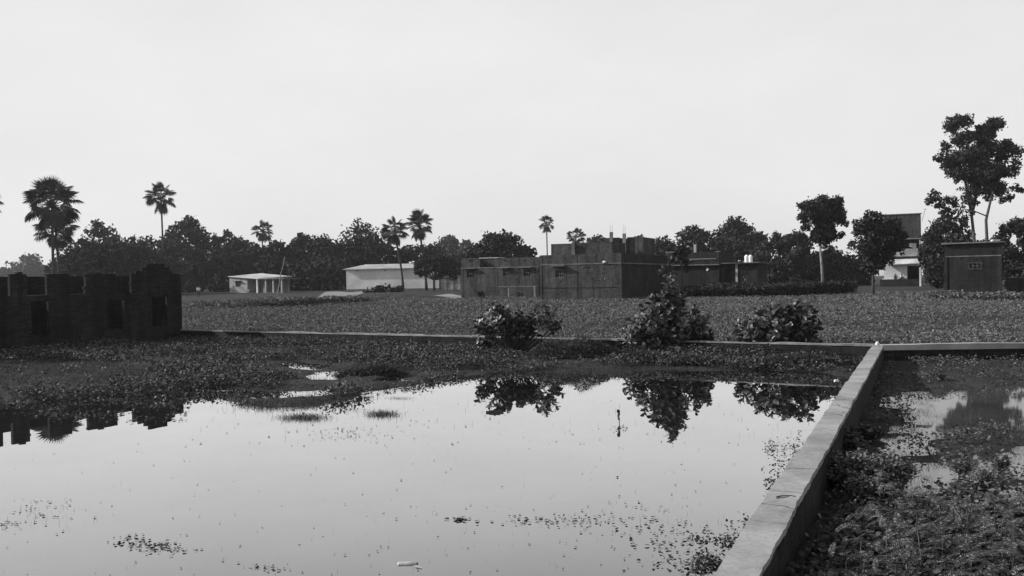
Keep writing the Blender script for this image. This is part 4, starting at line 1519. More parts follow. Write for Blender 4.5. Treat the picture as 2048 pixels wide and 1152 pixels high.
# forked sapling with a few drooping leaves behind the tallest shrub
p = atY(1342, 600, 47)
zg = gz1(p[0], p[1])
root = E('forked_sapling', (p[0], p[1], zg), 0, 'thin forked sapling with a few drooping leaves rising behind the tallest shrub', 'sapling')
lo = np.array([p[0], p[1], zg])
w2 = lambda px, py, dy=0: atY(px, py, 47 + dy) - lo
mb = MB()
mb.tube([(0, 0, -.1), w2(1343, 575), w2(1341, 543)], [.05, .045, .04], 7)
mb.tube([w2(1341, 543), w2(1335, 530), w2(1340, 516)], [.03, .025, .012], 6)
mb.tube([w2(1341, 543), w2(1347, 530), w2(1345, 515)], [.03, .025, .012], 6)
mb.tube([w2(1341, 548), w2(1330, 530), w2(1320, 540)], [.012, .01, .006], 5)
mb.build('stem', MT['wood'], root, True)
P_, D_, N2, S_ = [], [], [], []
for (a, b, n_) in ((1318, 538, 9), (1340, 515, 6), (1349, 518, 7), (1328, 530, 6), (1352, 548, 5), (1332, 548, 5), (1345, 560, 6), (1340, 575, 8)):
    for k in range(n_):
        P_.append(w2(a + random.uniform(-6, 6), b + random.uniform(-5, 5), random.uniform(-.2, .2)))
        D_.append((random.uniform(-1, 1), random.uniform(-1, 1), -random.uniform(.3, 1.6)))
        N2.append(rand_dir(1)[0]); S_.append(random.uniform(.16, .3))
v, f = inst(LEAF_V, LEAF_F, axes(np.array(D_), np.array(N2), np.array(S_)), np.array(P_))
M('leaves', v, f, MT['weed'], root)

# round bush in front of the warehouse: fleshy clump
tree(762, 571, 74, 134, 'low dark clump of fleshy-leaved plants in front of the white warehouse', None, .0, 1500, .35, 'leaf_mid', 'bark', 9, 'leafy_bush', cat='bush',
     blobs=[(735, 586, 8), (748, 583, 9), (760, 580, 11), (775, 577, 9), (785, 577, 10), (798, 580, 10), (770, 588, 10), (790, 590, 9)])
tree(962, 583, 22, 96, 'small dark weed bush at the foot of the lower brick house', None, .0, 500, .18, 'leaf_mid', 'bark', 5, 'leafy_bush', cat='bush')

# ------------------------------------------------------------------ field crop and rows
ALLF = [(-100, 590), (2200, 585), (2200, 700), (-100, 690)]


def stuff(name, v, f, m, label=None, smooth=False):
    o = M(name, v, f, MT[m], None, smooth)
    return tag(o, label, None, None, 'stuff')


parts = []
for (y0, y1, n, ht, lf, nl, step) in ((24, 42, 66000, .22, .075, 7, 0), (42, 62, 60000, .24, .095, 6, 0), (62, 96, 60000, .24, .13, 5, 0)):
    P = scatter_px([(200, 560), (2350, 560), (2350, 760), (200, 760)], n, (-40, 62, y0, y1), lambda x, y: np.clip((fbm(x * .6, y, 3.0, 11) - .27) * 2.6, .12, 1), wside=1)
    P = P[P[:, 1] < 58 + 40 * np.clip((P[:, 0] + 30) / 60, 0, 1) + 2000 * (P[:, 0] > 5)] if False else P
    parts.append(plants(P, rng.uniform(.6, 1.25, len(P)) * ht * (.45 + 1.1 * fbm(P[:, 0] * .6, P[:, 1], 3.0, 11)), nl, lf * 1.25, .7, 1.6, LONG_V, LEAF_F))
v, f = join(parts)
stuff('crop_field', v, f, 'crop', 'leafy green crop covering the flat field beyond the low wall')


def crop_row(px_pts, h, thick, label, n, leaf, mat_='crop'):
    """tall dense row of plants standing along a line of ground points (px,row)"""
    G_ = []
    for (px, py) in px_pts:
        p = at(px, py, .36)
        for _ in range(5):
            p = at(px, py, gz1(p[0], p[1]))
        G_.append(p[:2])
    seg = rng.integers(0, len(G_) - 1, n)
    t = rng.random(n)
    G_ = np.array(G_)
    xy = G_[seg] * (1 - t[:, None]) + G_[seg + 1] * t[:, None]
    off_ = rng.random(n) * thick
    xy = xy + U[None] * off_[:, None]
    hh = h * (.55 + .75 * fbm(xy[:, 0], xy[:, 1], 1.7, 13))
    z = hh * (1 - .5 * rng.random(n) ** 2.2) * np.where(rng.random(n) < .6, 1, rng.random(n))
    pos = np.stack([xy[:, 0], xy[:, 1], gz(xy[:, 0], xy[:, 1]) + z], 1)
    a = rng.uniform(0, 2 * math.pi, n)
    d = np.stack([np.cos(a), np.sin(a), rng.normal(.1, .5, n)], 1)
    nh = unit(rng.normal(0, .75, (n, 3)) + np.array([0, 0, 1]))
    v, f = inst(LEAF_V, LEAF_F, axes(d, nh, leaf * rng.uniform(.6, 1.3, n)), pos)
    return stuff('crop_row', v, f, mat_, label)


crop_row([(1362, 600), (1480, 599), (1600, 596), (1700, 590)], 1.35, 9, 'tall dark dense crop strip in front of the long shaded house', 26000, .24, 'leaf_far')
crop_row([(366, 621), (470, 621), (560, 618), (625, 610)], .75, 14, 'taller strip of leafy crop in front of the small house', 16000, .2)
crop_row([(1860, 604), (1960, 606), (2060, 606)], .6, 8, 'weedy strip of crop hiding the foot of the brick hut', 9000, .2)

# ------------------------------------------------------------------ weeds and grass on the bank of the pond
BANK = [(-40, 690), (360, 655), (960, 668), (1760, 682), (1760, 760), (1640, 750), (1330, 748), (1130, 752), (1000, 752), (860, 778), (740, 800), (640, 822), (470, 812), (380, 800), (-40, 840)]


def lawn(x, y):
    px, py = project(np.stack([x, y, np.zeros(len(x)) + .15], 1))
    g = inpoly(px, py, [(-60, 725), (130, 725), (330, 738), (300, 752), (120, 770), (-60, 775)])
    g2 = inpoly(px, py, [(450, 795), (560, 792), (720, 785), (800, 770), (900, 752), (1000, 735), (1300, 725), (1700, 735), (1700, 760), (900, 775), (720, 830), (450, 830)])
    return g, g2


def openp(x, y):
    o_ = np.zeros(len(x), bool)
    for dy in (0, .7, 1.4, 2.1):
        for p_ in POOLS:
            o_ |= sdpoly(x, y + dy, p_) < .12
    return o_


def dbank(x, y):
    g, g2 = lawn(x, y)
    d = np.clip((fbm(x * .6, y, 1.5, 21) - .44) * 6, 0.03, 1)
    open_ = openp(x, y)
    _x = ([(545, 722), (660, 726), (850, 742), (850, 768), (700, 768), (500, 792), (490, 775), (590, 758), (540, 742)])
    return np.where(g, .02, np.where(g2 | open_, .008, d))


P = scatter_px(BANK, 62000, (-20, 13, 17, 41), dbank, wside=-1, dside=-1, minz=-.03)
v, f = plants(P, rng.uniform(.5, 1.3, len(P)) * (.05 + .40 * np.clip(fbm(P[:, 0] * .6, P[:, 1], 1.5, 21) - .36, 0, .5)  + .12 * fbm(P[:, 0], P[:, 1], .7, 23)), 8, .066, .8, 1.3)
stuff('bank_weeds', v, f, 'weed', 'low leafy weeds covering the bank between the roofless building and the pond')
P = scatter_px(BANK, 200000, (-20, 13, 17, 41), lambda x, y: .35 + .65 * (lawn(x, y)[1] | lawn(x, y)[0]), wside=-1, dside=-1, minz=-.015)
nz = fbm(P[:, 0], P[:, 1], .6, 27)
A_ = blades(P, rng.uniform(.5, 1.3, len(P)) * (.05 + .13 * nz), .6)
la, lb = lawn(P[:, 0], P[:, 1])
Q_ = P[(nz > .5) & (rng.random(len(P)) < .35) & ~(la | lb | openp(P[:, 0], P[:, 1]))]
B_ = plants(Q_, rng.uniform(.05, .12, len(Q_)), 3, .085, .6, 2.6, LONG_V, LEAF_F)
LP = scatter_px(BANK, 420000, (-20, 13, 17, 36), lambda x, y: 1.0 * (lawn(x, y)[0] | lawn(x, y)[1]), wside=-1, dside=-1, minz=-.02)
C_ = blades(LP, rng.uniform(.5, 1.2, len(LP)) * (.03 + .08 * fbm(LP[:, 0], LP[:, 1], .5, 29)), .7)
v, f = join([A_, B_, C_])
stuff('bank_grass', v, f, 'grass', 'short grass on the bank round the edge of the pond')

# ragged weeds standing along the waterline of the pond
E_ = []
for a_, b_ in zip(POND[:-3], POND[1:-2]):
    L_ = math.hypot(b_[0] - a_[0], b_[1] - a_[1])
    for q_ in range(int(L_ * 26)):
        t_ = rng.random()
        x_, y_ = a_[0] + (b_[0] - a_[0]) * t_ + rng.normal(0, .22), a_[1] + (b_[1] - a_[1]) * t_ + rng.normal(.1, .35)
        if -20 < x_ < 12 and vnoise(x_, y_, .9, 61) > .42 and div_side(np.array([x_]), np.array([y_]))[0] < -.2 and wall_side(np.array([x_]), np.array([y_]))[0] < -.2:
            E_.append((x_, y_, max(0.0, gz1(x_, y_))))
E_ = np.array(E_)
E2 = E_[~(lawn(E_[:, 0], E_[:, 1])[1])]
v, f = join([plants(E2, rng.uniform(.03, .12, len(E2)), 5, .055, .9, 1.2), blades(np.repeat(E_, 6, 0) + np.concatenate([rng.normal(0, .1, (len(E_) * 6, 2)), np.zeros((len(E_) * 6, 1))], 1), rng.uniform(.05, .14, len(E_) * 6), .4)])
stuff('shore_weeds', v, f, 'wetweed', 'ragged dark weeds along the waterline at the far side of the pond')

# fuzzy grass mounds under the shrubs
def grass_mound(px, py, wpx, hpx, label, n=5000):
    p = at(px, py, .12)
    m = p[1] / FPX
    w_, h_ = wpx * m / 2, hpx * m
    a = rng.uniform(0, 2 * math.pi, n); r = np.sqrt(rng.random(n))
    x = p[0] + w_ * r * np.cos(a); y = p[1] + .55 * w_ * r * np.sin(a) * .6
    z0 = gz(x, y)
    hh = h_ * (1 - r ** 2) ** .6 * (.6 + .7 * vnoise(x, y, .35, 31))
    z = z0 + hh * rng.random(n) ** .6
    Pp = np.stack([x, y, z], 1)
    v1 = blades(Pp, rng.uniform(.08, .17, n), .75)
    v2 = plants(Pp[::14], np.full(len(Pp[::14]), .05), 3, .07, .8)
    v, f = join([v1, v2])
    o = M('grass_clump', v, f, MT['grass'])
    return tag(o, label, 'grass clump', 'fuzzy grass clumps at the far shore')


grass_mound(1150, 718, 190, 36, 'wide fuzzy grass clump between the left and the tallest shrub', 9000)
grass_mound(1290, 722, 110, 18, 'grass clump at the left foot of the tallest shrub', 4000)
grass_mound(1400, 726, 130, 18, 'grass clump at the right foot of the tallest shrub', 4500)
grass_mound(1590, 728, 170, 18, 'grass clump under the dome-shaped shrub', 5500)
grass_mound(740, 742, 150, 16, 'long grass clump beside the small bright pools on the bank', 5500)
grass_mound(1210, 745, 60, 8, 'little grass clump standing at the far waterline', 1200)

# flat tufts standing in the water
def tuft(px, py, wpx, dpx, h, n, label):
    t = rng.random(n); s_ = rng.normal(0, .34, n)
    px_ = px + (rng.normal(0, .26, n)) * wpx
    py_ = py + s_ * dpx
    d = CAM[None] + 0
    P = np.array([at(a, b, 0.0) for a, b in zip(px_, py_)])
    P[:, 2] -= .01
    v, f = blades(P, rng.uniform(.4, 1.1, n) * h, .6)
    o = M('water_grass_tuft', v, f, MT['wetweed'])
    return tag(o, label, 'grass tuft', 'grass tufts standing in the pond')


tuft(608, 836, 90, 9, .10, 1500, 'long dark grass tuft standing in the water below the grassy spit')
tuft(765, 829, 62, 9, .10, 1000, 'leaf-shaped grass tuft in the water, right of the longer tuft')
tuft(800, 797, 60, 3.5, .06, 300, 'thin line of grass in the water right of the grassy spit')
tuft(690, 820, 110, 9, .06, 380, 'loose sprinkle of grass in the water above the two dark tufts')

# ------------------------------------------------------------------ small weeds in the open water
def floaters(n, sampler, size, flat=True):
    xy = sampler(n)
    P = np.array([at(a, b, 0.006) for a, b in xy])
    a = rng.uniform(0, 2 * math.pi, n)
    d = np.stack([np.cos(a), np.sin(a), rng.uniform(.02, .25, n)], 1)
    nh = unit(rng.normal(0, .3, (n, 3)) + np.array([0, 0, 1]))
    return inst(LEAF_V, LEAF_F, axes(d, nh, size * rng.uniform(.5, 1.6, n)), P)


def gauss(cx, cy, sx, sy):
    return lambda n: np.stack([rng.normal(cx, sx, n), np.minimum(rng.normal(cy, sy, n), 1200)], 1)


def unif(x0, x1, y0, y1):
    return lambda n: np.stack([rng.uniform(x0, x1, n), y0 + (y1 - y0) * rng.random(n) ** 1.0], 1)


def upright(n, sampler, h):
    xy = sampler(n)
    P = np.array([at(a, b, -.01) for a, b in xy])
    return blades(P, h * rng.uniform(.4, 1.4, n), .25)


parts = []
parts.append(floaters(75, gauss(305, 1091, 32, 6), .034)); parts.append(floaters(26, gauss(268, 1078, 18, 4), .03)); parts.append(floaters(30, gauss(345, 1100, 26, 4), .028))
parts.append(floaters(22, gauss(15, 1048, 16, 6), .03)); parts.append(floaters(22, gauss(545, 1135, 22, 4), .028)); parts.append(floaters(40, gauss(80, 1020, 50, 12), .03))
parts.append(floaters(100, gauss(1120, 1040, 55, 7), .03)); parts.append(floaters(100, gauss(1270, 1045, 60, 22), .028)); parts.append(floaters(70, gauss(1340, 1090, 40, 22), .035))
parts.append(floaters(16, gauss(925, 1038, 12, 2), .05)); parts.append(floaters(200, unif(0, 1500, 880, 1150), .022)); parts.append(floaters(130, unif(350, 1600, 800, 900), .03))
parts.append(floaters(110, gauss(690, 868, 60, 8), .03)); parts.append(floaters(20, gauss(1240, 857, 10, 2.5), .05))
parts.append(floaters(230, unif(100, 380, 796, 845), .06)); parts.append(floaters(120, gauss(140, 830, 60, 5), .06)); parts.append(floaters(150, gauss(1680, 770, 25, 5), .06))
parts.append(upright(210, unif(0, 1420, 880, 1150), .04)); parts.append(upright(160, unif(380, 1640, 800, 880), .07)); parts.append(upright(80, gauss(1290, 1040, 80, 22), .045))
parts.append(upright(45, gauss(1410, 1070, 40, 30), .045)); parts.append(upright(70, gauss(110, 1030, 60, 15), .05))
v, f = join(parts)
stuff('pond_weeds', v, f, 'wetweed', 'scattered leaf bits and thin stalks on the open water of the pond')

# weeds along the pond side of the divider
parts = []
for (cx, cy, sx, sy, n, h) in ((1595, 905, 14, 10, 50, .10), (1540, 900, 8, 5, 26, .08), (1560, 945, 20, 14, 40, .07), (1548, 975, 12, 8, 40, .07), (1450, 1085, 12, 8, 36, .06),
                               (1420, 1130, 26, 14, 150, .05), (1400, 1078, 14, 8, 22, .04), (1690, 790, 14, 8, 20, .07), (1480, 1050, 14, 10, 22, .04)):
    xy = gauss(cx, cy, sx, sy)(n)
    P = np.array([at(a, b, .0) for a, b in xy])
    P = P[div_side(P[:, 0], P[:, 1]) < -.15]
    parts.append(plants(P[::2], rng.uniform(.4, 1.2, len(P[::2])) * h, 5, .032, 1.0))
v, f = join(parts)
stuff('waterline_weeds', v, f, 'wetweed', 'dark straggling weeds in the water along the divider wall')

# upright leafy sprig standing in the pond
p = at(1238, 846, 0)
root = E('water_sprig', (p[0], p[1], 0), 0, 'single dark leafy sprig standing upright in the open pond', 'plant')
mb = MB(); mb.tube([(0, 0, -.1), (.01, 0, .08), (-.02, 0, .17), (-.03, 0, .23)], [.008, .007, .005, .003], 5); mb.build('stem', MT['wetweed'], root)
n = 14
z = rng.uniform(.04, .2, n); a = rng.uniform(0, 6.3, n)
v, f = inst(LEAF_V, LEAF_F, axes(np.stack([np.cos(a) * .5, np.sin(a) * .5, rng.uniform(.3, 1.2, n)], 1), rand_dir(n), rng.uniform(.04, .08, n)), np.stack([np.zeros(n), np.zeros(n), z], 1))
M('leaves', v, f, MT['wetweed'], root)

# floating plastic bottle, twigs and litter
p = at(815, 1128, .0)
root = E('plastic_bottle', (p[0], p[1], .004), R(4), 'pale crumpled plastic bottle floating in the near water', 'bottle')
mb = MB()
prof = [(.001, 0), (.022, .002), (.026, .02), (.024, .06), (.027, .075), (.026, .12), (.018, .145), (.011, .16), (.011, .168)]
mb.lathe((0, 0, 0), prof, 14)
mb.v = [(c - .09, a, b * .8 - .004) for a, b, c in mb.v]
mb.build('bottle_body', MT['dull_plastic'], root, True)
mb = MB(); mb.lathe((0, 0, 0), [(.013, .169), (.013, .184)], 12); mb.v = [(c - .09, a, b * .8 - .004) for a, b, c in mb.v]; mb.build('cap', MT['wood'], root)
mb = MB()
for k in range(10):
    mb.quad((.11 + .006 * k, -.02 - .003 * k, .004 + .002 * (k % 2)), (.116 + .006 * k, -.023 - .003 * k, .006), (.118 + .006 * k, .0 - .004 * k, .006), (.112 + .006 * k, .003 - .004 * k, .004))
p2 = at(838, 1133, .002)
mb.v = [(a - .14, b, c) for a, b, c in mb.v]
tag(mb.build('wrapper_scrap', MT['dull_plastic'], None, False, (p2[0], p2[1], .002)), 'small pale scrap of wrapper floating right of the bottle', 'litter')


def litter(px, py, sx, sy, sz, lab, m='white', rz=0.0, zoff=0.0, name='litter_scrap', cat='litter'):
    p = at(px, py, .05)
    for _ in range(4):
        p = at(px, py, max(0, gz1(p[0], p[1])))
    mb = MB()
    n = 7
    for i in range(n):
        for j in range(3):
            pass
    mb.box(-sx / 2, sx / 2, -sy / 2, sy / 2, 0, sz, min(sx, sy, sz) * .22)
    mb.box(-sx / 2 * .6, sx / 2 * .7, -sy / 2 * .8, sy / 2 * .5, sz + .001, sz * 1.6, min(sx, sy, sz) * .2)
    o = mb.build(name, MT[m], None, False, (p[0], p[1], max(0, gz1(p[0], p[1])) + zoff))
    o.rotation_euler = (0, 0, rz)
    return tag(o, lab, cat)


litter(1673, 762, .10, .06, .02, 'white crumpled scrap on the mud by the far end of the divider')
litter(1783, 866, .13, .025, .015, 'thin white strip lying at the edge of the weedy puddle', rz=.2, name='litter_strip')
litter(988, 825, .3, .04, .03, 'short dark floating twig in the open pond', 'wood', rz=.05, name='floating_twig', cat='twig')


def twig(name, pts, z, r, lab, m='wood'):
    P = [at(a, b, z) for a, b in pts]
    o_ = P[0]
    mb = MB(); mb.tube([q - o_ for q in P], [r * (1 - .5 * i / len(P)) for i in range(len(P))], 6)
    return tag(mb.build(name, MT[m], None, True, tuple(o_ + np.array([0, 0, r * .8]))), lab, 'twig')


twig('dry_twig', [(1553, 996), (1562, 994), (1572, 993.5), (1582, 993), (1591, 995)], WT, .009, 'dark bent twig lying across the top of the divider wall')
twig('dry_twig', [(1553, 998), (1566, 997), (1578, 995)], WT, .007, 'shorter dark twig tangled beside the bent one on the divider wall')
twig('floating_stick', [(1800, 842), (1810, 846), (1826, 846)], .003, .012, 'thin forked dark stick floating in the weedy puddle')
twig('floating_stick', [(1832, 851), (1850, 853), (1862, 852)], .003, .01, 'second thin stick floating right of the forked one in the puddle')

# ------------------------------------------------------------------ weedy plot right of the divider
RIGHT = [(1300, 1250), (1560, 1010), (1700, 820), (1780, 700), (2120, 684), (2600, 690), (2600, 1250)]
box = (1.5, 21, 4.5, 25)


def rdens(x, y):
    px, py = project(np.stack([x, y, np.zeros(len(x)) + .1], 1))
    far = (py < 775)
    near = (py > 990)
    d = np.clip((fbm(x, y, 1.1, 41) - .40) * 4, 0, 1)
    return np.where(far, np.clip((fbm(x, y, .9, 43) - .36) * 4, 0, 1) * np.where(py < 735, 1, .35), np.where(near, .45, d * .5))


P = scatter_px(RIGHT, 29000, box, rdens, wside=-1, dside=1, minz=-.03)
v, f = plants(P, rng.uniform(.4, 1.3, len(P)) * .16, 7, .052, .8)
stuff('plot_weeds', v, f, 'weed', 'low leafy weeds in the wet plot right of the divider')
P = scatter_px(RIGHT, 430000, box, lambda x, y: np.clip((fbm(x, y, .8, 47) - .30) * 3.4, .03, 1), wside=-1, dside=1, minz=-.075)
P[:, 2] = np.maximum(P[:, 2], -.02)
v, f = blades(P, rng.uniform(.4, 1.2, len(P)) * .075, .8)
stuff('plot_grass', v, f, 'grass', 'thin short grass growing out of the shallow water right of the divider')


def bushy(px, py, w_, h_, label, n, leaf=.035, mat_='fineweed'):
    p = at(px, py, .05)
    x, y = float(p[0]), float(p[1])
    zg = max(-.02, gz1(x, y))
    root = E('weed_bush', (x, y, zg), 0, label, 'weed bush', 'bushy weeds right of the divider wall')
    st = MB()
    tips, tax = [], []
    for i in range(42):
        a = rng.uniform(0, 6.28); r = math.sqrt(rng.random())
        tip = np.array([w_ * .5 * r * math.cos(a), w_ * .45 * r * math.sin(a), h_ * (1 - .45 * r * r) * rng.uniform(.75, 1.1)])
        mid = tip * np.array([.55, .55, .5])
        st.tube([(tip[0] * .2, tip[1] * .2, -.03), mid, tip], [.006, .004, .002], 4, False)
        tips.append((mid, tip))
    st.build('stems', MT['stem'], root)
    k = rng.integers(0, len(tips), n)
    t = rng.uniform(.0, 1.0, n) ** .7
    mids = np.array([tips[i][0] for i in k]); tps = np.array([tips[i][1] for i in k])
    pos = mids * (1 - t[:, None]) + tps * t[:, None] + rng.normal(0, .03, (n, 3))
    d = rand_dir(n); d[:, 2] = np.abs(d[:, 2]) * .5
    nh = unit(rng.normal(0, .4, (n, 3)) + np.array([0, 0, 1]))
    v, f = inst(LEAF_V, LEAF_F, axes(d, nh, leaf * rng.uniform(.6, 1.6, n)), pos)
    M('leaves', v, f, MT[mat_], root)


bushy(1690, 915, .75, .32, 'rounded leafy weed bush against the divider, farthest of the row', 1500, .05, 'weed')
bushy(1712, 985, .85, .42, 'large bushy weed in the middle of the row along the divider', 2600)
bushy(1770, 985, .75, .45, 'feathery weed bush at the edge of the puddle', 2600)
bushy(1672, 985, .45, .30, 'small leafy weed touching the divider wall', 900, .045, 'weed')
bushy(1745, 1020, .6, .3, 'dark weed bush nearest the foreground leaves', 1500)
bushy(1735, 880, .5, .22, 'low dark leafy weed by the wall shadow and the puddle', 600, .05, 'weed')
bushy(1965, 985, .30, .28, 'upright feathery weed standing in the shallow water', 700)
bushy(1925, 945, .22, .22, 'small dark upright weed in the shallow water left of the feathery one', 360, .04)
bushy(2005, 935, .2, .2, 'small weed in the shallow water near the right edge', 300, .04)
bushy(1880, 765, .3, .16, 'small leafy weed at the far edge of the puddle', 260, .05, 'weed')
bushy(2000, 1060, .7, .26, 'fine pale weed bush in the lower right corner', 1800)
bushy(1935, 1010, .5, .18, 'low sparse weed between the puddle and the foreground leaves', 600, .04, 'weed')

# foreground of arching pinnate leaves
PV, PF = pinnate_template()
FG = [(1640, 1250), (1672, 1120), (1715, 1065), (1790, 1020), (1880, 1025), (1960, 1040), (2120, 1030), (2350, 1030), (2350, 1250)]
P = scatter_px(FG, 12000, (1.8, 8, 4.6, 9.0), lambda x, y: .25 + .8 * fbm(x, y, .5, 51), dside=1)
P = P[:1100]
n = len(P)
hz = rng.uniform(.05, .30, n) * (.6 + .8 * fbm(P[:, 0], P[:, 1], .7, 53))
P[:, 2] = np.maximum(P[:, 2], 0) + hz
a = rng.normal(0.25, 1.2, n)
d = np.stack([np.cos(a), np.sin(a) * .8, rng.normal(.28, .22, n)], 1)
nh = unit(rng.normal(0, .22, (n, 3)) + np.array([-.15, 0, 1]))
v, f = inst(PV, PF, axes(d, nh, rng.uniform(.10, .19, n)), P)
stm = MB()
for i in range(0, n, 2):
    g = P[i].copy(); g[2] = -.05
    stm.tube([g + np.array([random.uniform(-.05, .05), random.uniform(-.05, .05), 0]), P[i]], [.005, .003], 4, False)
fs = {4: [np.array([q for q in stm.f if len(q) == 4]) + 0]}
v2, f2 = np.array(stm.v), [np.array(stm.f)]
v, f = join([(v, f), (v2, f2)])
stuff('pinnate_ground_cover', v, f, 'fern', 'arching feather-leaved plants filling the lower right corner')
P = scatter_px(FG, 3300, (1.8, 8, 4.6, 9.0), None, dside=1)
v, f = plants(P, np.full(len(P), .16), 6, .05, .9)
stuff('foreground_undergrowth', v, f, 'wetweed', 'small leaves under the feather-leaved plants in the lower right corner')
P = scatter_px([(1540, 1250), (1600, 1060), (1720, 1030), (1760, 1060), (1660, 1250)], 900, (1.2, 5, 4.6, 9.0), None, dside=1)
v, f = plants(P, np.full(len(P), .12), 6, .05, .9)
stuff('shaded_weeds', v, f, 'wetweed', 'dark weeds in the shade at the foot of the divider wall')

# ------------------------------------------------------------------ poles
def pole(base, top, Y, r, lab, name='bamboo_pole'):
    a, b = atY(base[0], base[1], Y), atY(top[0], top[1], Y)
    a[2] = min(a[2], gz1(a[0], a[1]))
    mb = MB()
    n = 10
    mb.tube([(b - a) * i / n + np.array([.04 * math.sin(i * .9), 0, 0]) for i in range(n + 1)], [r * (1 - .5 * i / n) for i in range(n + 1)], 6)
    return tag(mb.build(name, MT['bamboo'], None, True, tuple(a)), lab, 'pole')


o = pole((553, 596), (569, 514), 122, .10, 'leaning bamboo pole right of the small house porch')
pole((40, 590), (50, 503), 130, .06, 'thin leaning pole against the sky left of the twin palms')

# ------------------------------------------------------------------ people, far away
def person(loc, rz, pose, label, shirt, lower):
    """pose: joint positions (metres, facing -y) and radii; one skinned body with clothing children"""
    root = E('person', loc, rz, label, 'person')
    J, Eg, Rd = pose
    def skin(name, idx, edges, scale, m):
        me = bpy.data.meshes.new(name)
        mp = {k: i for i, k in enumerate(idx)}
        me.from_pydata([J[k] for k in idx], [], [])
        me.edges.add(len(edges))
        me.edges.foreach_set('vertices', [mp[x] for e in edges for x in e])
        o = bpy.data.objects.new(name, me); col.objects.link(o); o.parent = root
        sk = o.modifiers.new('skin', 'SKIN')
        for k in idx:
            s = me.skin_vertices[0].data[mp[k]]
            s.radius = (Rd[k] * scale, Rd[k] * scale)
            s.use_root = k == idx[0]
        sb = o.modifiers.new('smooth', 'SUBSURF'); sb.levels = 1; sb.render_levels = 1
        me.materials.append(m)
        return o
    keys = list(J)
    skin('body', keys, Eg, 1.0, MT['skin'])
    up = ['pelvis', 'waist', 'chest', 'shl', 'shr', 'ell', 'elr']
    skin('shirt', up, [('pelvis', 'waist'), ('waist', 'chest'), ('chest', 'shl'), ('chest', 'shr'), ('shl', 'ell'), ('shr', 'elr')], 1.16, shirt)
    lw_ = ['pelvis', 'hpl', 'hpr', 'knl', 'knr', 'anl', 'anr']
    skin('trousers', lw_, [('pelvis', 'hpl'), ('pelvis', 'hpr'), ('hpl', 'knl'), ('hpr', 'knr'), ('knl', 'anl'), ('knr', 'anr')], 1.15, lower)
    m = MB()
    hx, hy, hz_ = J['head']
    m.lathe((hx, hy + .015, hz_), [(.085, -.02), (.102, .03), (.095, .08), (.06, .118), (.0, .13)], 12)
    m.build('hair', MT['hair'], root, True)


EDG = [('pelvis', 'waist'), ('waist', 'chest'), ('chest', 'neck'), ('neck', 'head'), ('head', 'crown'), ('chest', 'shl'), ('shl', 'ell'), ('ell', 'wrl'), ('wrl', 'hal'), ('chest', 'shr'), ('shr', 'elr'), ('elr', 'wrr'), ('wrr', 'har'),
       ('pelvis', 'hpl'), ('hpl', 'knl'), ('knl', 'anl'), ('anl', 'tol'), ('pelvis', 'hpr'), ('hpr', 'knr'), ('knr', 'anr'), ('anr', 'tor')]
RAD = dict(pelvis=.13, waist=.125, chest=.14, neck=.055, head=.085, crown=.07, shl=.065, ell=.045, wrl=.033, hal=.035, shr=.065, elr=.045, wrr=.033, har=.035,
           hpl=.085, knl=.06, anl=.04, tol=.035, hpr=.085, knr=.06, anr=.04, tor=.035)
STAND = (dict(pelvis=(0, 0, .93), waist=(0, 0, 1.1), chest=(0, .01, 1.32), neck=(0, 0, 1.47), head=(0, -.01, 1.57), crown=(0, 0, 1.64), shl=(.18, 0, 1.39), ell=(.23, .02, 1.12), wrl=(.22, -.08, .9), hal=(.22, -.1, .82),
              shr=(-.18, 0, 1.39), elr=(-.23, .02, 1.12), wrr=(-.22, -.08, .9), har=(-.22, -.1, .82), hpl=(.1, 0, .88), knl=(.11, -.02, .48), anl=(.11, .02, .08), tol=(.12, -.12, .04),
              hpr=(-.1, 0, .88), knr=(-.11, -.05, .48), anr=(-.12, .0, .08), tor=(-.13, -.14, .04)), EDG, RAD)
SIT = (dict(pelvis=(0, 0, .13), waist=(0, -.02, .3), chest=(0, -.06, .52), neck=(0, -.08, .67), head=(0, -.1, .77), crown=(0, -.09, .84), shl=(.18, -.06, .59), ell=(.23, -.2, .38), wrl=(.14, -.36, .34), hal=(.1, -.42, .33),
            shr=(-.18, -.06, .59), elr=(-.23, -.2, .38), wrr=(-.14, -.36, .34), har=(-.1, -.42, .33), hpl=(.1, -.02, .12), knl=(.24, -.36, .38), anl=(.12, -.42, .06), tol=(.12, -.54, .04),
            hpr=(-.1, -.02, .12), knr=(-.24, -.36, .38), anr=(-.12, -.42, .06), tor=(-.12, -.54, .04)), EDG, RAD)
p = atY(397, 592, 118)
person((p[0], p[1], gz1(p[0], p[1])), .5, STAND, 'person in a pale shirt standing among the crop near the end of the roofless building', MT['cloth_white'], MT['cloth_dark'])
x = K.s(509, 580, .9)[0]
p = K.o + K.x * x + K.n * (-.45)
person((p[0], p[1], KZ - .02), -.3, SIT, 'person in pale clothes sitting in the porch of the small house', MT['cloth_white'], MT['cloth_white'])
x = T.s(1803, 566)[0]
p = T.o + T.x * x + T.n * (-.3)
zp_ = T.z0 + T.s(1830, 558)[1]
person((p[0], p[1], zp_ - .003), .2, SIT, 'person in a white shirt sitting on the plinth of the tall house', MT['cloth_white'], MT['cloth_dark'])
x = T.s(1791, 566)[0]
p = T.o + T.x * x + T.n * (-.3)
person((p[0], p[1], zp_ - .003), -.2, SIT, 'person in dark clothes sitting on the plinth left of the white-shirted one', MT['cloth_dark'], MT['cloth_dark'])

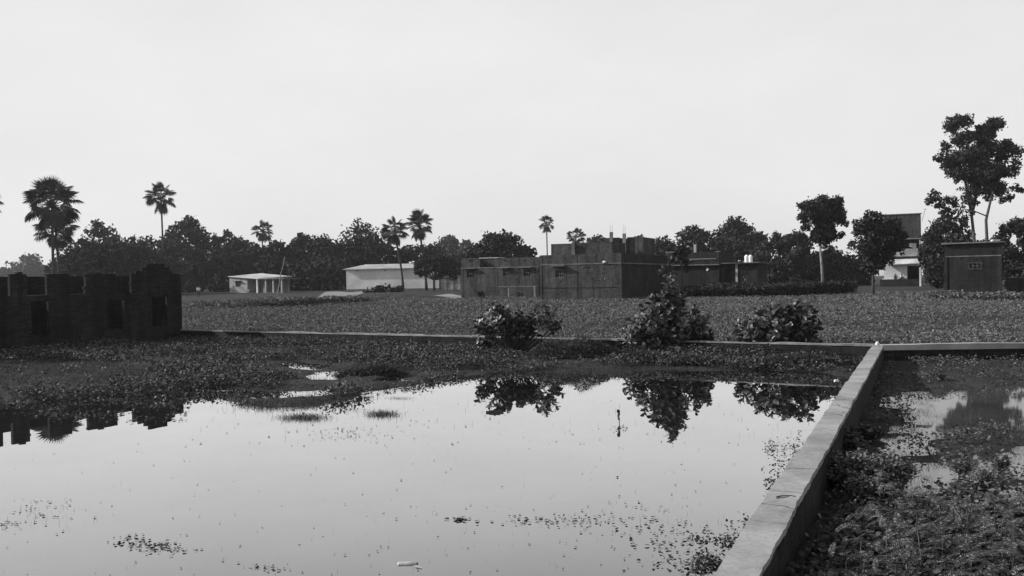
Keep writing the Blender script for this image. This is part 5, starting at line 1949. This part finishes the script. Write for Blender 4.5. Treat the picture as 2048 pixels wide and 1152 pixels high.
# ------------------------------------------------------------------ air
HAZE = True
if HAZE:
    m = bpy.data.materials.new('thin morning haze')
    m.use_nodes = True
    nt = m.node_tree
    nt.nodes.remove(nt.nodes['Principled BSDF'])
    pv = N_(nt, 'ShaderNodeVolumePrincipled')
    pv.inputs['Color'].default_value = (.9, .9, .9, 1)
    pv.inputs['Density'].default_value = .00028
    pv.inputs['Anisotropy'].default_value = .7
    nt.links.new(pv.outputs[0], nt.nodes['Material Output'].inputs['Volume'])
    mb = MB(); mb.box(-720, 720, -70, 870, -2.0, 40)
    tag(mb.build('haze', m), kind='stuff')

# ------------------------------------------------------------------ light, sky, camera
SUN_AZ, SUN_EL = R(-83), R(27)       # azimuth measured from +Y, towards +X
w = bpy.data.worlds.new('World')
scene.world = w
w.use_nodes = True
nt = w.node_tree
bg = nt.nodes['Background']
sky = N_(nt, 'ShaderNodeTexSky', sky_type='NISHITA')
sky.sun_disc = False
sky.sun_elevation = SUN_EL
sky.sun_rotation = SUN_AZ % (2 * math.pi)
sky.air_density = 1.5
sky.dust_density = 1.0
sky.ozone_density = 1.0
bwn = N_(nt, 'ShaderNodeRGBToBW')
nt.links.new(sky.outputs[0], bwn.inputs[0])
mn = N_(nt, 'ShaderNodeMath', operation='SMOOTH_MIN')
nt.links.new(bwn.outputs[0], mn.inputs[0])
mn.inputs[1].default_value = 3.1
mn.inputs[2].default_value = 1.0
tc = N_(nt, 'ShaderNodeTexCoord')
mp = N_(nt, 'ShaderNodeMapping'); mp.inputs['Scale'].default_value = (1.0, 1.0, 2.6)
nt.links.new(tc.outputs['Generated'], mp.inputs['Vector'])
cl = ramp(nt, noise(nt, 2.2, 7, .62, mp.outputs[0]), [(.35, .96), (.65, 1.035)])
nt.links.new(mul(nt, mn.outputs[0], cl), bg.inputs['Color'])
bg.inputs['Strength'].default_value = .15

sd = bpy.data.lights.new('sun', 'SUN')
sd.energy = 3.3
sd.angle = R(.6)
sd.color = (1, 1, 1)
so = bpy.data.objects.new('sun', sd)
col.objects.link(so)
from mathutils import Vector, Matrix
S = Vector((math.sin(SUN_AZ) * math.cos(SUN_EL), math.cos(SUN_AZ) * math.cos(SUN_EL), math.sin(SUN_EL)))
so.rotation_euler = S.to_track_quat('Z', 'Y').to_euler()
so.location = (-40, 0, 40)

cd = bpy.data.cameras.new('camera')
cd.sensor_width = 36
cd.lens = 36 * FPX / W
cd.clip_end = 6000
cd.clip_start = .05
co = bpy.data.objects.new('camera', cd)
col.objects.link(co)
mw = Matrix.Identity(4)
for i in range(3):
    mw[i][0], mw[i][1], mw[i][2], mw[i][3] = CR[i], CU[i], -_f[i], CAM[i]
co.matrix_world = mw
scene.camera = co

scene.view_settings.view_transform = 'Standard'
scene.view_settings.look = 'None'
scene.view_settings.exposure = 0.85
scene.view_settings.gamma = 1
scene.cycles.use_denoising = True
scene.cycles.max_bounces = 6
scene.cycles.volume_bounces = 0
scene.cycles.transparent_max_bounces = 4
